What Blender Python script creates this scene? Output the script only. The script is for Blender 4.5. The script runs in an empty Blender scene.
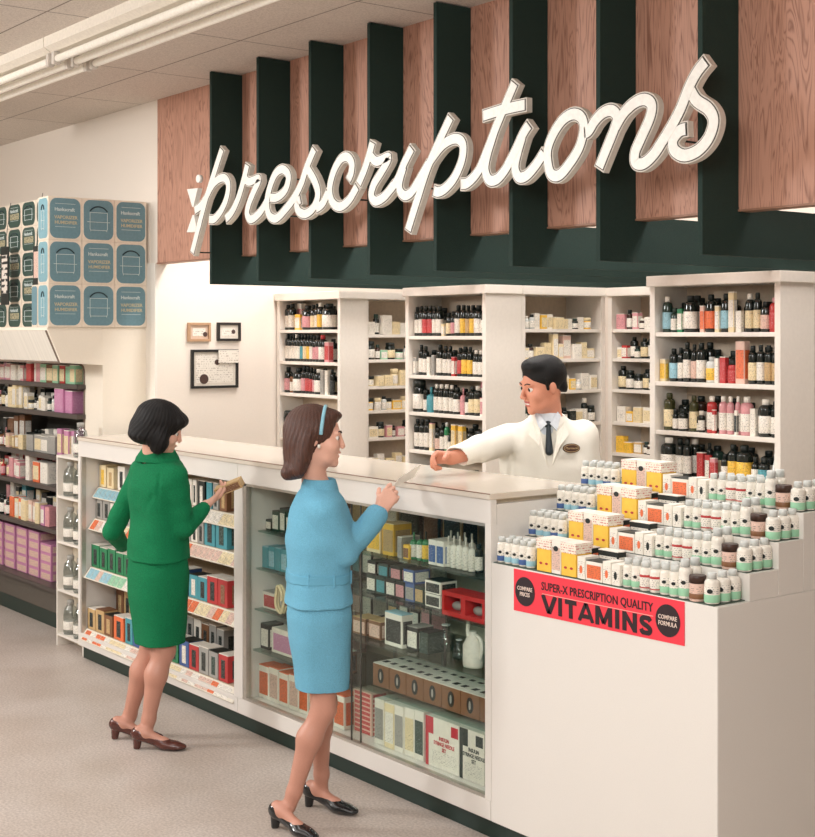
import bpy, bmesh, math, random
import numpy as np
from mathutils import Vector, Matrix
random.seed(7)
C = bpy.context.scene.collection
R = math.radians
H = 1.95; F = 1375.0; CX = 407.5; HY = 336.0
DX, DY = -.794, .607            # viewing direction on the floor plan
RX, RY = .607, .794             # to the right
def ray(px):
    s = (px-CX)/F
    return DX+RX*s, DY+RY*s
def at_y(px, Y):                # point of the plan line y=Y seen at column px -> x, distance
    a, b = ray(px); t = Y/b
    return a*t, t
def at_x(px, X):
    a, b = ray(px); t = X/a
    return b*t, t
def z_at(py, t): return H-(py-HY)*t/F
def lin(c):
    return tuple((v/255/12.92 if v/255 <= .04045 else ((v/255+.055)/1.055)**2.4) for v in c)

# ------------------------------------------------------------------ materials
MATS = {}
def mat(name, col, rough=.5, bump=0, scale=60, metal=0, var=.06, emit=0, spec=.5, stretch=None, coat=0):
    if name in MATS: return MATS[name]
    m = bpy.data.materials.new(name); m.use_nodes = True
    nt = m.node_tree; b = nt.nodes['Principled BSDF']
    b.inputs['Roughness'].default_value = rough
    b.inputs['Metallic'].default_value = metal
    b.inputs['Specular IOR Level'].default_value = spec
    b.inputs['Coat Weight'].default_value = coat
    l = lin(col)
    tc = nt.nodes.new('ShaderNodeTexCoord'); n = nt.nodes.new('ShaderNodeTexNoise')
    n.inputs['Scale'].default_value = scale; n.inputs['Detail'].default_value = 3
    if stretch:
        mp = nt.nodes.new('ShaderNodeMapping'); mp.inputs['Scale'].default_value = stretch
        nt.links.new(tc.outputs['Object'], mp.inputs[0]); nt.links.new(mp.outputs[0], n.inputs['Vector'])
    else: nt.links.new(tc.outputs['Object'], n.inputs['Vector'])
    r = nt.nodes.new('ShaderNodeValToRGB')
    r.color_ramp.elements[0].position = .3; r.color_ramp.elements[1].position = .7
    r.color_ramp.elements[0].color = (*[v*(1-var) for v in l], 1)
    r.color_ramp.elements[1].color = (*[min(1, v*(1+var)) for v in l], 1)
    nt.links.new(n.outputs['Fac'], r.inputs[0]); nt.links.new(r.outputs[0], b.inputs['Base Color'])
    if bump:
        bp = nt.nodes.new('ShaderNodeBump'); bp.inputs['Strength'].default_value = bump
        bp.inputs['Distance'].default_value = .004
        nt.links.new(n.outputs['Fac'], bp.inputs['Height']); nt.links.new(bp.outputs[0], b.inputs['Normal'])
    if emit:
        b.inputs['Emission Color'].default_value = (*l, 1); b.inputs['Emission Strength'].default_value = emit
    MATS[name] = m
    return m
def node(nt, typ, **kw):
    n = nt.nodes.new(typ)
    for k, v in kw.items(): setattr(n, k, v)
    return n
def math_n(nt, op, a, b=None):
    n = nt.nodes.new('ShaderNodeMath'); n.operation = op
    for i, v in enumerate((a, b)):
        if v is None: continue
        if isinstance(v, (int, float)): n.inputs[i].default_value = v
        else: nt.links.new(v, n.inputs[i])
    return n.outputs[0]
def print_mat(name, base, ink, fz=110, fx=160, dens=.5, band=None):
    """label stock with rows of small print (object space, stays with the label)"""
    if name in MATS: return MATS[name]
    m = bpy.data.materials.new(name); m.use_nodes = True; nt = m.node_tree
    b = nt.nodes['Principled BSDF']; b.inputs['Roughness'].default_value = .45
    tc = node(nt, 'ShaderNodeTexCoord'); sp = node(nt, 'ShaderNodeSeparateXYZ')
    nt.links.new(tc.outputs['Object'], sp.inputs[0])
    rows = math_n(nt, 'GREATER_THAN', math_n(nt, 'SINE', math_n(nt, 'MULTIPLY', sp.outputs['Z'], fz*6.283)), .1)
    mp = node(nt, 'ShaderNodeMapping'); mp.inputs['Scale'].default_value = (fx, fx, fz)
    nt.links.new(tc.outputs['Object'], mp.inputs[0])
    n = node(nt, 'ShaderNodeTexNoise'); n.inputs['Scale'].default_value = 1; n.inputs['Detail'].default_value = 1
    nt.links.new(mp.outputs[0], n.inputs['Vector'])
    wd = math_n(nt, 'GREATER_THAN', n.outputs['Fac'], dens)
    f = math_n(nt, 'MULTIPLY', rows, wd)
    mx = node(nt, 'ShaderNodeMix', data_type='RGBA')
    nt.links.new(f, mx.inputs[0]); mx.inputs[6].default_value = (*lin(base), 1); mx.inputs[7].default_value = (*lin(ink), 1)
    nt.links.new(mx.outputs[2], b.inputs['Base Color'])
    MATS[name] = m
    return m
def glass_mat(name, tint=(.95, .98, .96), fac=.06):
    if name in MATS: return MATS[name]
    m = bpy.data.materials.new(name); m.use_nodes = True; nt = m.node_tree; nt.nodes.clear()
    o = node(nt, 'ShaderNodeOutputMaterial'); t = node(nt, 'ShaderNodeBsdfTransparent'); g = node(nt, 'ShaderNodeBsdfGlossy')
    t.inputs[0].default_value = (*tint, 1); g.inputs['Roughness'].default_value = .03
    lw = node(nt, 'ShaderNodeLayerWeight'); lw.inputs['Blend'].default_value = .5
    mx = node(nt, 'ShaderNodeMixShader')
    nt.links.new(math_n(nt, 'ADD', math_n(nt, 'MULTIPLY', math_n(nt, 'POWER', lw.outputs['Facing'], 5), .5), fac*.5), mx.inputs[0])
    nt.links.new(t.outputs[0], mx.inputs[1]); nt.links.new(g.outputs[0], mx.inputs[2]); nt.links.new(mx.outputs[0], o.inputs[0])
    MATS[name] = m
    return m
PAL = dict(k=((24, 32, 29), 'dark'), w=((236, 230, 218), 'white'), c=((232, 214, 172), 'cream'), y=((238, 192, 70), 'yellow'),
    o=((226, 112, 66), 'orange'), r=((186, 56, 56), 'red'), p=((214, 152, 156), 'pink'), b=((150, 196, 210), 'pale blue'),
    t=((74, 152, 164), 'teal'), g=((44, 128, 84), 'green'), l=((152, 204, 168), 'pale green'), n=((128, 86, 56), 'brown'),
    a=((58, 34, 24), 'dark brown'), s=((160, 158, 152), 'grey'), u=((66, 96, 150), 'blue'), m=((196, 132, 168), 'mauve'),
    e=((196, 164, 116), 'tan'), v=((60, 62, 32), 'olive'), d=((40, 62, 54), 'dark green'), h=((220, 186, 170), 'peach'), x=((205, 208, 204), 'clear'))
def pm(c, kind='paper'):
    rgb = PAL[c][0]
    if kind == 'glass': return mat('bottle_'+c, rgb, .12, var=.1, spec=.6)
    if kind == 'cap': return mat('cap_'+c, rgb, .4)
    if kind == 'print': return print_mat('printed_'+c, rgb, tuple(int(v*.62+20) for v in rgb) if c in 'wcbylphxseoto' else tuple(int(v*.6+95) for v in rgb), dens=.55, fz=150, fx=230)
    return mat('card_'+c, rgb, .5, scale=30)
WHITE = mat('white_laminate', (226, 221, 214), .32, bump=.02, scale=200, var=.015)
WHITE2 = mat('white_paint', (230, 223, 213), .5, var=.02)
KICK = mat('green_black_kick', (16, 42, 35), .4)
FIN = mat('dark_green_felt', (15, 42, 35), .8, bump=.3, scale=300, var=.25)

# ------------------------------------------------------------------ object helpers
def finish(o, label=None, cat=None, group=None, kind=None):
    if label: o['label'] = label
    if cat: o['category'] = cat
    if group: o['group'] = group
    if kind: o['kind'] = kind
    return o
def link(name, me, parent=None, loc=None, rot=None):
    o = bpy.data.objects.new(name, me); C.objects.link(o)
    if parent is not None: o.parent = parent
    if loc is not None: o.location = loc
    if rot is not None: o.rotation_euler = rot
    return o
def empty(name, loc, rz=0, label=None, cat=None, group=None):
    o = link(name, None, None, loc, (0, 0, rz)); o.empty_display_size = .05
    return finish(o, label, cat, group)
def mesh(name, verts, faces, mats, smooth=False, mi=None):
    me = bpy.data.meshes.new(name); me.from_pydata(verts, [], faces)
    for m in (mats if isinstance(mats, (list, tuple)) else [mats]): me.materials.append(m)
    if smooth: me.polygons.foreach_set('use_smooth', [True]*len(me.polygons))
    if mi is not None: me.polygons.foreach_set('material_index', mi)
    me.update()
    return me
def bm_mesh(name, bm, mats, smooth=False):
    me = bpy.data.meshes.new(name); bm.to_mesh(me); bm.free()
    for m in (mats if isinstance(mats, (list, tuple)) else [mats]): me.materials.append(m)
    if smooth: me.polygons.foreach_set('use_smooth', [True]*len(me.polygons))
    return me
def add_box(bm, x0, x1, y0, y1, z0, z1, bev=0, mi=0):
    r = bmesh.ops.create_cube(bm, size=1)
    for v in r['verts']:
        v.co = Vector(((x0+x1)/2+v.co.x*(x1-x0), (y0+y1)/2+v.co.y*(y1-y0), (z0+z1)/2+v.co.z*(z1-z0)))
    fs = list({f for v in r['verts'] for f in v.link_faces})
    for f in fs: f.material_index = mi
    if bev:
        bmesh.ops.bevel(bm, geom=list({e for v in r['verts'] for e in v.link_edges}), offset=bev, segments=2, affect='EDGES')
def box(name, x0, x1, y0, y1, z0, z1, m, parent=None, bev=0, off=(0, 0, 0)):
    bm = bmesh.new(); a, b, c = off
    add_box(bm, x0-a, x1-a, y0-b, y1-b, z0-c, z1-c, bev)
    return link(name, bm_mesh(name, bm, m), parent)
def lathe_data(prof, n=16, sx=1, sy=1):
    vs, fs = [], []
    for r, z in prof:
        for i in range(n):
            a = 2*math.pi*i/n; vs.append((r*math.cos(a)*sx, r*math.sin(a)*sy, z))
    for j in range(len(prof)-1):
        for i in range(n):
            k = (i+1) % n; fs.append((j*n+i, j*n+k, (j+1)*n+k, (j+1)*n+i))
    fs.append(tuple(reversed(range(n)))); fs.append(tuple((len(prof)-1)*n+i for i in range(n)))
    return vs, fs
def lathe(name, prof, m, n=16, sx=1, sy=1, smooth=True):
    v, f = lathe_data(prof, n, sx, sy)
    me = mesh(name, v, f, m)
    if smooth: me.polygons.foreach_set('use_smooth', [True]*(len(me.polygons)-2)+[False]*2)
    return me
def prism(name, pts, axis, a, b, m):
    """extrude a 2D outline (list of pairs) along axis from a to b"""
    n = len(pts)
    def p(u, v, w): return {'x': (w, u, v), 'y': (u, w, v), 'z': (u, v, w)}[axis]
    vs = [p(u, v, a) for u, v in pts]+[p(u, v, b) for u, v in pts]
    fs = [tuple(range(n)), tuple(reversed(range(n, 2*n)))]+[(i, i+n, (i+1) % n+n, (i+1) % n) for i in range(n)]
    me = mesh(name, vs, fs, m)
    bm = bmesh.new(); bm.from_mesh(me); bmesh.ops.recalc_face_normals(bm, faces=bm.faces); bm.to_mesh(me); bm.free()
    return me
def tube(name, pts, r, m, n=8, parent=None, closed=False):
    cu = bpy.data.curves.new(name, 'CURVE'); cu.dimensions = '3D'; cu.bevel_depth = r; cu.bevel_resolution = 3; cu.use_fill_caps = True
    s = cu.splines.new('NURBS' if len(pts) > 3 else 'POLY'); s.points.add(len(pts)-1)
    for i, p in enumerate(pts): s.points[i].co = (*p, 1)
    if len(pts) > 3: s.order_u = 3; s.use_endpoint_u = not closed; s.use_cyclic_u = closed; s.resolution_u = 5
    o = bpy.data.objects.new(name, cu); me = bpy.data.meshes.new_from_object(o); me.materials.clear(); me.materials.append(m)
    me.polygons.foreach_set('use_smooth', [True]*len(me.polygons))
    bpy.data.objects.remove(o)
    return link(name, me, parent)
def text_mesh(name, body, size, m, bold=0, sx=1, shear=0, align='CENTER', depth=.0006, sp=1):
    cu = bpy.data.curves.new(name, 'FONT'); cu.body = body; cu.size = size; cu.offset = bold; cu.shear = shear
    cu.align_x = align; cu.align_y = 'CENTER'; cu.extrude = depth; cu.resolution_u = 2; cu.space_character = sp
    o = bpy.data.objects.new(name, cu); me = bpy.data.meshes.new_from_object(o); bpy.data.objects.remove(o)
    me.materials.clear(); me.materials.append(m)
    if sx != 1: me.transform(Matrix.Diagonal((sx, 1, 1, 1)))
    return me

# ------------------------------------------------------------------ products (meshes cached, each instance its own objects)
CACHE = {}
def cached(key, fn):
    if key not in CACHE: CACHE[key] = fn()
    return CACHE[key]
def q(v, s=.002): return max(s, round(v/s)*s)
def parts_of(kind, w, d, h, c1, c2, c3):
    """list of (part name, mesh, offset)"""
    w, d, h = q(w), q(d), q(h); key = (kind, w, d, h)
    out = []
    if kind in ('bottle', 'squat', 'jar', 'pill', 'flask', 'pump'):
        r = w/2
        if kind == 'bottle': sh, nk, nr = .73, .85, .46
        elif kind == 'squat': sh, nk, nr = .66, .80, .5
        elif kind == 'jar': sh, nk, nr = .74, .78, .8
        elif kind == 'pill': sh, nk, nr = .68, .80, .62
        elif kind == 'pump': sh, nk, nr = .6, .74, .22
        else: sh, nk, nr = .25, .84, .2
        def body():
            if kind == 'flask': prof = [(r*.9, 0), (r, h*.05), (r*.75, h*.3), (r*.3, h*.7), (r*nr, nk*h), (r*nr, h*.86)]
            else:
                prof = [(r*.9, 0), (r, h*.02), (r, sh*h)]
                for i in range(1, 5):
                    a = i/4*math.pi/2; prof.append((r*nr+(r-r*nr)*math.cos(a), sh*h+(nk-sh)*h*math.sin(a)*.92))
                prof += [(r*nr, nk*h), (r*nr, h*.86)]
            return lathe('body', prof, pm(c1, 'glass') if kind != 'pill' or c1 == 'x' else pm(c1, 'glass'), 16)
        out.append(('body', cached(key+(c1, 'b'), body), 0))
        cr = r*nr*(1.16 if kind not in ('jar',) else 1.12)
        out.append(('cap', cached(key+(c3, 'c'), lambda: lathe('cap', [(cr, nk*h), (cr*1.02, h*.97), (cr*.85, h)], pm(c3, 'cap'), 14)), 0))
        if c2 and kind != 'flask':
            z0, z1 = (.1*h, .56*h)
            out.append(('label', cached(key+(c2, 'l'), lambda: lathe('label', [(r*1.015, z0), (r*1.03, z0+.001), (r*1.03, z1-.001), (r*1.015, z1)], pm(c2, 'print'), 16)), 0))
    elif kind == 'tub':
        r = w/2
        out.append(('body', cached(key+(c1, 'b'), lambda: lathe('body', [(r*.95, 0), (r, .02*h), (r, h*.76)], pm(c1, 'cap'), 16)), 0))
        out.append(('lid', cached(key+(c3, 'c'), lambda: lathe('lid', [(r*1.05, h*.7), (r*1.05, h*.97), (r*.98, h)], pm(c3, 'cap'), 16)), 0))
        if c2: out.append(('label', cached(key+(c2, 'l'), lambda: lathe('label', [(r*1.01, .12*h), (r*1.02, .13*h), (r*1.02, .6*h), (r*1.01, .61*h)], pm(c2, 'print'), 16)), 0))
    elif kind in ('carton', 'dye'):
        fr = .42 if kind == 'carton' else .2
        def body():
            bm = bmesh.new(); add_box(bm, -w/2, w/2, -d/2, d/2, 0, h*.985, .0012); return bm_mesh('carton_body', bm, pm(c1))
        out.append(('carton_body', cached(key+(c1, 'b'), body), 0))
        if c2:
            def lab():
                bm = bmesh.new(); add_box(bm, -w*fr, w*fr, -d/2-.0012, -d/2+.001, h*.12, h*.8)
                add_box(bm, w/2-.001, w/2+.0012, -d*fr*.95, d*fr*.95, h*.12, h*.8); return bm_mesh('printed_panel', bm, pm(c2, 'print'))
            out.append(('printed_panel', cached(key+(c2, 'l'), lab), 0))
        if c3:
            def top():
                bm = bmesh.new(); add_box(bm, -w*.49, w*.49, -d*.49, d*.49, h*.98, h+.0012); return bm_mesh('top_flap', bm, pm(c3))
            out.append(('top_flap', cached(key+(c3, 't'), top), 0))
    return out
KN = dict(bottle='bottle', squat='bottle', jar='jar', pill='vial', flask='flask', pump='bottle', tub='tub', carton='carton')
ADJ = dict(bottle='', squat='squat ', jar='', pill='', flask='stoppered ', pump='slim ', tub='', carton='')
ROWS = []
def product(kind, x, y, z, rz, w, d, h, c1, c2, c3, place, order, look=None, group=None):
    nm = {'bottle': 'bottle', 'squat': 'bottle', 'jar': 'jar', 'pill': 'vial', 'flask': 'flask', 'pump': 'squeeze_bottle', 'tub': 'tub', 'carton': 'carton'}[kind]
    pre = 'hair_colour_' if 'open case' in place else ('vitamin_' if 'vitamin' in place else ('cosmetics_' if 'cosmetics' in place else ('first_aid_' if 'glass' in place else 'medicine_')))
    o = empty(pre+nm.replace('pill_', '').replace('squeeze_', ''), (x, y, z+.0004), rz)
    for pn, me, dz in parts_of('dye' if kind == 'carton' and 'open case' in place else kind, w, d, h, c1, c2, c3): link(pn, me, o)
    if look is None:
        cn = PAL[c1][1]
        look = ADJ[kind]+cn+' '+KN[kind]
        if kind == 'carton':
            if c2 and c2 != c1: look += ' with '+PAL[c2][1]+' panel'
        elif c2: look += ' with '+PAL[c2][1]+' label'
    o['category'] = pre.replace('_', ' ')+KN[kind]
    ROWS.append((place, look, order, o, group))
    return o
ORD = ['first', 'second', 'third', 'fourth', 'fifth', 'sixth', 'seventh', 'eighth', 'ninth', 'tenth', 'eleventh', 'twelfth', 'thirteenth', 'fourteenth', 'fifteenth', 'sixteenth', 'seventeenth', 'eighteenth', 'nineteenth', 'twentieth']
def label_rows():
    d = {}
    for place, look, order, o, g in ROWS: d.setdefault((place, look), []).append((order, o))
    for place, look, order, o, g in ROWS: o['group'] = g or 'goods '+place
    for (place, look), L in d.items():
        L.sort(key=lambda t: t[0])
        for i, (k, o) in enumerate(L):
            if len(L) == 1: o['label'] = look+' '+place
            elif len(L) == 2: o['label'] = ('left ' if i == 0 else 'right ')+look+' '+place
            else: o['label'] = (ORD[i] if i < 20 else str(i+1)+'th')+' '+look+' from left '+place
LIM = {}
def fit(xs, lim):
    if not lim: return lambda x: x
    lo, hi = min(xs), max(xs); a, b = max(lo, lim[0]), min(hi, lim[1])
    return lambda x: a+(x-lo)*(b-a)/max(1e-6, hi-lo)
def shelf_row(spec, place, z, Y=None, X=None, lim=None):
    """spec: 'px0 px1 hpx kind+colours [b]' read off the shelf from left to right"""
    E = []
    for s in spec.split(';'):
        f = s.split()
        if not f: continue
        a, b, hp = float(f[0]), float(f[1]), float(f[2]); kd = {'B': 'bottle', 'S': 'squat', 'J': 'jar', 'P': 'pill', 'F': 'flask', 'M': 'pump', 'T': 'tub', 'C': 'carton'}[f[3][0]]
        c1, c2, c3 = [None if v == '-' else v for v in f[3][1:4]]
        yy = Y+(.06 if len(f) > 4 else 0); x, t = at_y((a+b)/2, yy); p = (b-a)*t/F; h = hp*t/F
        if kd == 'carton': w, d = p*.85, min(p*.65, .09)
        else: w = d = p*1.36; h *= .96
        E.append([x, yy, w, d, h, kd, c1, c2, c3])
    g = fit([e[0]-e[2]/2 for e in E]+[e[0]+e[2]/2 for e in E], lim)
    for e in E: e[0] = g(e[0])
    for yy in sorted({e[1] for e in E}):           # neighbours in one row may touch but not overlap
        L = sorted([e for e in E if e[1] == yy], key=lambda e: e[0])
        for e, n in zip(L, L[1:]):
            gap = n[0]-e[0]-(e[2]+n[2])/2
            if gap < .001:
                k = max(.55, (n[0]-e[0]-.001)/((e[2]+n[2])/2))
                for q_ in (e, n): q_[2] *= k; q_[3] *= k
    for x, yy, w, d, h, kd, c1, c2, c3 in E: product(kd, x, yy+(d/2-.02 if kd == 'carton' else 0), z, 0, w, d, h, c1, c2, c3, place, x)
# ------------------------------------------------------------------ SDF modelling for figures
def sl(P, c): return P-np.array(c, dtype=np.float32)
def sph(c, r): return lambda P: np.linalg.norm(sl(P, c), axis=1)-r
def cap(a, b, ra, rb=None):
    a = np.array(a, dtype=np.float32); b = np.array(b, dtype=np.float32); rb = ra if rb is None else rb; ba = b-a; L = max(1e-9, float(ba@ba))
    def f(P):
        h = np.clip((P-a)@ba/L, 0, 1); return np.linalg.norm(P-a-h[:, None]*ba, axis=1)-(ra+(rb-ra)*h)
    return f
def ell(c, r, rot=None):
    r = np.array(r, dtype=np.float32)
    def f(P):
        Q = sl(P, c)
        if rot is not None: Q = Q@rot
        k0 = np.linalg.norm(Q/r, axis=1); k1 = np.linalg.norm(Q/(r*r), axis=1)+1e-9
        return k0*(k0-1)/k1
    return f
def loft(sec, n=2.0, ext=0):
    """sec rows: z, half width, half depth, cx, cy"""
    S = np.array([list(s)+[0]*(5-len(s)) for s in sec], dtype=float); zz = np.linspace(S[0, 0], S[-1, 0], 200)
    T = [np.interp(zz, S[:, 0], S[:, i]) for i in range(1, 5)]
    k = np.hanning(23); k /= k.sum()
    T = [np.convolve(np.pad(t, 11, mode='edge'), k, 'valid') for t in T]
    z0, z1 = S[0, 0], S[-1, 0]
    def f(P):
        a, b, cx, cy = [np.interp(P[:, 2], zz, t) for t in T]
        d = ((np.abs((P[:, 0]-cx)/a)**n+np.abs((P[:, 1]-cy)/b)**n)**(1/n)-1)*np.minimum(a, b)
        return np.maximum(d, np.maximum(z0-P[:, 2], P[:, 2]-z1))
    return f
def smin(a, b, k):
    if k <= 0: return np.minimum(a, b)
    h = np.clip(.5+.5*(b-a)/k, 0, 1); return b+(a-b)*h-k*h*(1-h)
def U(*items):
    """('+', k, f) union, ('-', k, f) carve, ('&', k, f) keep"""
    def f(P):
        d = None
        for op, k, g in items:
            v = g(P)
            if d is None: d = v
            elif op == '+': d = smin(d, v, k)
            elif op == '-': d = -smin(-d, v, k)
            else: d = -smin(-d, -v, k)
        return d
    return f
def half(p, n):
    p = np.array(p, dtype=np.float32); n = np.array(n, dtype=np.float32); n = n/np.linalg.norm(n)
    return lambda P: (P-p)@n
def frame(f, c, M):
    """evaluate f in a local frame with centre c and rotation M (3x3, columns = local axes)"""
    M = np.array(M, dtype=np.float32)
    return lambda P: f(sl(P, c)@M)
def sdf_mesh(name, f, lo, hi, h, mats, mi_fn=None):
    lo = np.array(lo, dtype=np.float32); B = 8
    nb = np.ceil((np.array(hi)-lo)/(h*B)).astype(int)+1; n = nb*B
    V = np.ones(tuple(n), dtype=np.float32)
    bc = np.stack(np.meshgrid(*[np.arange(k) for k in nb], indexing='ij'), -1).reshape(-1, 3)
    cen = lo+(bc*B+B/2-.5)*h
    dc = f(cen.astype(np.float32))
    act = bc[np.abs(dc) < B*h*1.5]
    ins = bc[dc <= -B*h*1.5]
    for i, j, k in ins: V[i*B:(i+1)*B, j*B:(j+1)*B, k*B:(k+1)*B] = -1
    loc = np.stack(np.meshgrid(*[np.arange(B)]*3, indexing='ij'), -1).reshape(-1, 3)
    for s in range(0, len(act), 600):
        a = act[s:s+600]; idx = (a[:, None, :]*B+loc[None]).reshape(-1, 3)
        V[idx[:, 0], idx[:, 1], idx[:, 2]] = f((lo+idx*h).astype(np.float32))
    neg = V < 0
    c = np.zeros(tuple(n-1), dtype=np.int8)
    for dx in (0, 1):
        for dy in (0, 1):
            for dz in (0, 1): c += neg[dx:n[0]-1+dx, dy:n[1]-1+dy, dz:n[2]-1+dz]
    ids = np.argwhere((c > 0) & (c < 8))
    pos = np.zeros((len(ids), 3)); cnt = np.zeros(len(ids))
    cs = [(0, 0, 0), (1, 0, 0), (0, 1, 0), (1, 1, 0), (0, 0, 1), (1, 0, 1), (0, 1, 1), (1, 1, 1)]
    for i in range(8):
        for ax in range(3):
            a = cs[i]
            if a[ax]: continue
            b = list(a); b[ax] = 1
            va = V[ids[:, 0]+a[0], ids[:, 1]+a[1], ids[:, 2]+a[2]]; vb = V[ids[:, 0]+b[0], ids[:, 1]+b[1], ids[:, 2]+b[2]]
            m = (va < 0) != (vb < 0); t = np.where(m, va/np.where(m, va-vb, 1), 0)
            p = np.array(a, dtype=float)[None].repeat(len(ids), 0); p[:, ax] = t
            pos[m] += p[m]; cnt[m] += 1
    verts = lo+(ids+pos/cnt[:, None])*h
    vid = -np.ones(tuple(n-1), dtype=np.int64); vid[ids[:, 0], ids[:, 1], ids[:, 2]] = np.arange(len(ids))
    faces = []
    for ax in range(3):
        u, v = (ax+1) % 3, (ax+2) % 3
        a = [slice(1, n[k]-1) for k in range(3)]; b = list(a)
        a[ax] = slice(0, n[ax]-1); b[ax] = slice(1, n[ax])
        A = neg[tuple(a)]; Bm = neg[tuple(b)]
        e = np.argwhere(A != Bm)
        if not len(e): continue
        s = A[e[:, 0], e[:, 1], e[:, 2]]
        g = e.copy(); g[:, u] += 1; g[:, v] += 1
        def cell(du, dv):
            w = g.copy(); w[:, u] -= du; w[:, v] -= dv
            return vid[w[:, 0], w[:, 1], w[:, 2]]
        Q = np.stack([cell(1, 1), cell(0, 1), cell(0, 0), cell(1, 0)], 1)
        Q[~s] = Q[~s][:, ::-1]
        faces.append(Q)
    faces = np.concatenate(faces); faces = faces[(faces >= 0).all(1)]
    me = bpy.data.meshes.new(name); me.from_pydata(verts.tolist(), [], faces.tolist())
    for m in (mats if isinstance(mats, (list, tuple)) else [mats]): me.materials.append(m)
    me.polygons.foreach_set('use_smooth', [True]*len(me.polygons))
    if mi_fn is not None:
        cen = verts[faces].mean(1); me.polygons.foreach_set('material_index', mi_fn(cen).astype(np.int32))
    me.update()
    return me
def hand(w, d, nrm, s=1, sc=1.0, curl=(.5, .6, .7, .8), thumb=.6, male=False):
    """w wrist, d towards the fingers, nrm palm side, s=+1 thumb on cross(d,nrm) side -> list of union items"""
    w = np.array(w, float); d = np.array(d, float); d /= np.linalg.norm(d); nrm = np.array(nrm, float)
    nrm -= d*(nrm@d); nrm /= np.linalg.norm(nrm); sd = np.cross(d, nrm)*s
    g = 1.12 if male else 1.0; sc = sc*g
    it = []
    offs = [.027, .009, -.009, -.026]; lens = [.072, .08, .074, .058]; fwd = [.084, .088, .084, .076]; rr = [.0092, .0095, .009, .0078]
    for i in range(4):
        it.append(('+', .012, cap(w+sd*offs[i]*.55*sc, w+(d*fwd[i]+sd*offs[i])*sc, .0135*sc, .0115*sc)))
    it.append(('+', .012, cap(w+(sd*.012+d*.015)*sc, w+(sd*.03+d*.045+nrm*.008)*sc, .015*sc, .013*sc)))
    for i in range(4):
        p = w+(d*fwd[i]+sd*offs[i])*sc; a = 0; fan = (offs[i])*2.0
        for j, fr in enumerate((.46, .3, .24)):
            a += curl[i]*(1.0, 1.1, .8)[j]
            q_ = p+(d*math.cos(a)+nrm*math.sin(a)+sd*fan*(1 if j == 0 else .3))*lens[i]*fr*sc
            it.append(('+', .0035, cap(p, q_, rr[i]*sc*(1-.08*j), rr[i]*sc*(.92-.08*j)))); p = q_
    p = w+(sd*.03+d*.04+nrm*.008)*sc
    for j, L in enumerate((.034, .028)):
        a = thumb*(j+1)*.6
        v = sd*.55*math.cos(a)+d*.75+nrm*(.25+.6*math.sin(a)); v /= np.linalg.norm(v)
        q_ = p+v*L*sc; it.append(('+', .006, cap(p, q_, .0105*sc, .0092*sc))); p = q_
    return it
def head_items(male=False, smile=0):
    g = 1.06 if male else 1.0
    it = [('+', 0, ell((0, -.012*g, .025*g), (.073*g, .094*g, .09*g))),
          ('+', .02, ell((0, .026*g, -.025*g), (.060*g, .064*g, .085*g))),
          ('+', .02, ell((0, .03*g, -.078*g), ((.05+.007*male)*g, .052*g, .034*g))),
          ('+', .015, sph((0, .07*g, -.1*g), .017*g)),
          ('+', .02, sph((.034*g, .058*g, -.032*g), .027*g)), ('+', .02, sph((-.034*g, .058*g, -.032*g), .027*g)),
          ('+', .012, cap((-.036*g, .078*g, .02*g), (.036*g, .078*g, .02*g), .011*g)),
          ('-', .008, sph((.031*g, .101*g, .0), .0155*g)), ('-', .008, sph((-.031*g, .101*g, .0), .0155*g)),
          ('+', .008, cap((0, .088*g, .01*g), (0, (.103+.004*male)*g, -.03*g), .0062*g, .0088*g)),
          ('+', .005, sph((.0095*g, .1*g, -.035*g), .0075*g)), ('+', .005, sph((-.0095*g, .1*g, -.035*g), .0075*g)),
          ('+', .006, cap((-.018, .087*g, -.060*g+.007*smile), (0, .092*g, -.061*g), .0035, .0048)),
          ('+', .006, cap((.018, .087*g, -.060*g+.007*smile), (0, .092*g, -.061*g), .0035, .0048)),
          ('+', .006, cap((-.015, .085*g, -.072*g), (.015, .085*g, -.072*g), .0050)),
          ('-', .002, ell((0, .094*g, -.0665*g+.001*smile), (.017+.007*smile, .010, .0022+.0035*smile))),
          ('+', .005, ell((.075*g, -.01, -.008), (.011, .018, .03))), ('+', .005, ell((-.075*g, -.01, -.008), (.011, .018, .03)))]
    return it
def rot3(yaw=0, pitch=0, roll=0):
    return np.array(Matrix.Rotation(R(yaw), 3, 'Z')@Matrix.Rotation(R(pitch), 3, 'X')@Matrix.Rotation(R(roll), 3, 'Y'))
def mk(name, f, lo, hi, h, m, root, mi_fn=None): return link(name, sdf_mesh(name, f, lo, hi, h, m, mi_fn), root)
SKIN = mat('skin', (228, 176, 154), .5, bump=.03, scale=250, var=.03)
SKIN_M = mat('skin_tanned', (216, 146, 118), .5, bump=.03, scale=250, var=.04)
STOCK = mat('stockings', (196, 142, 122), .45, scale=200, var=.03)
LIPS = mat('lips', (190, 98, 90), .4)
EYEW = mat('eye_white', (232, 226, 218), .2, var=.01)
IRIS = mat('iris', (40, 26, 20), .15)
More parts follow.
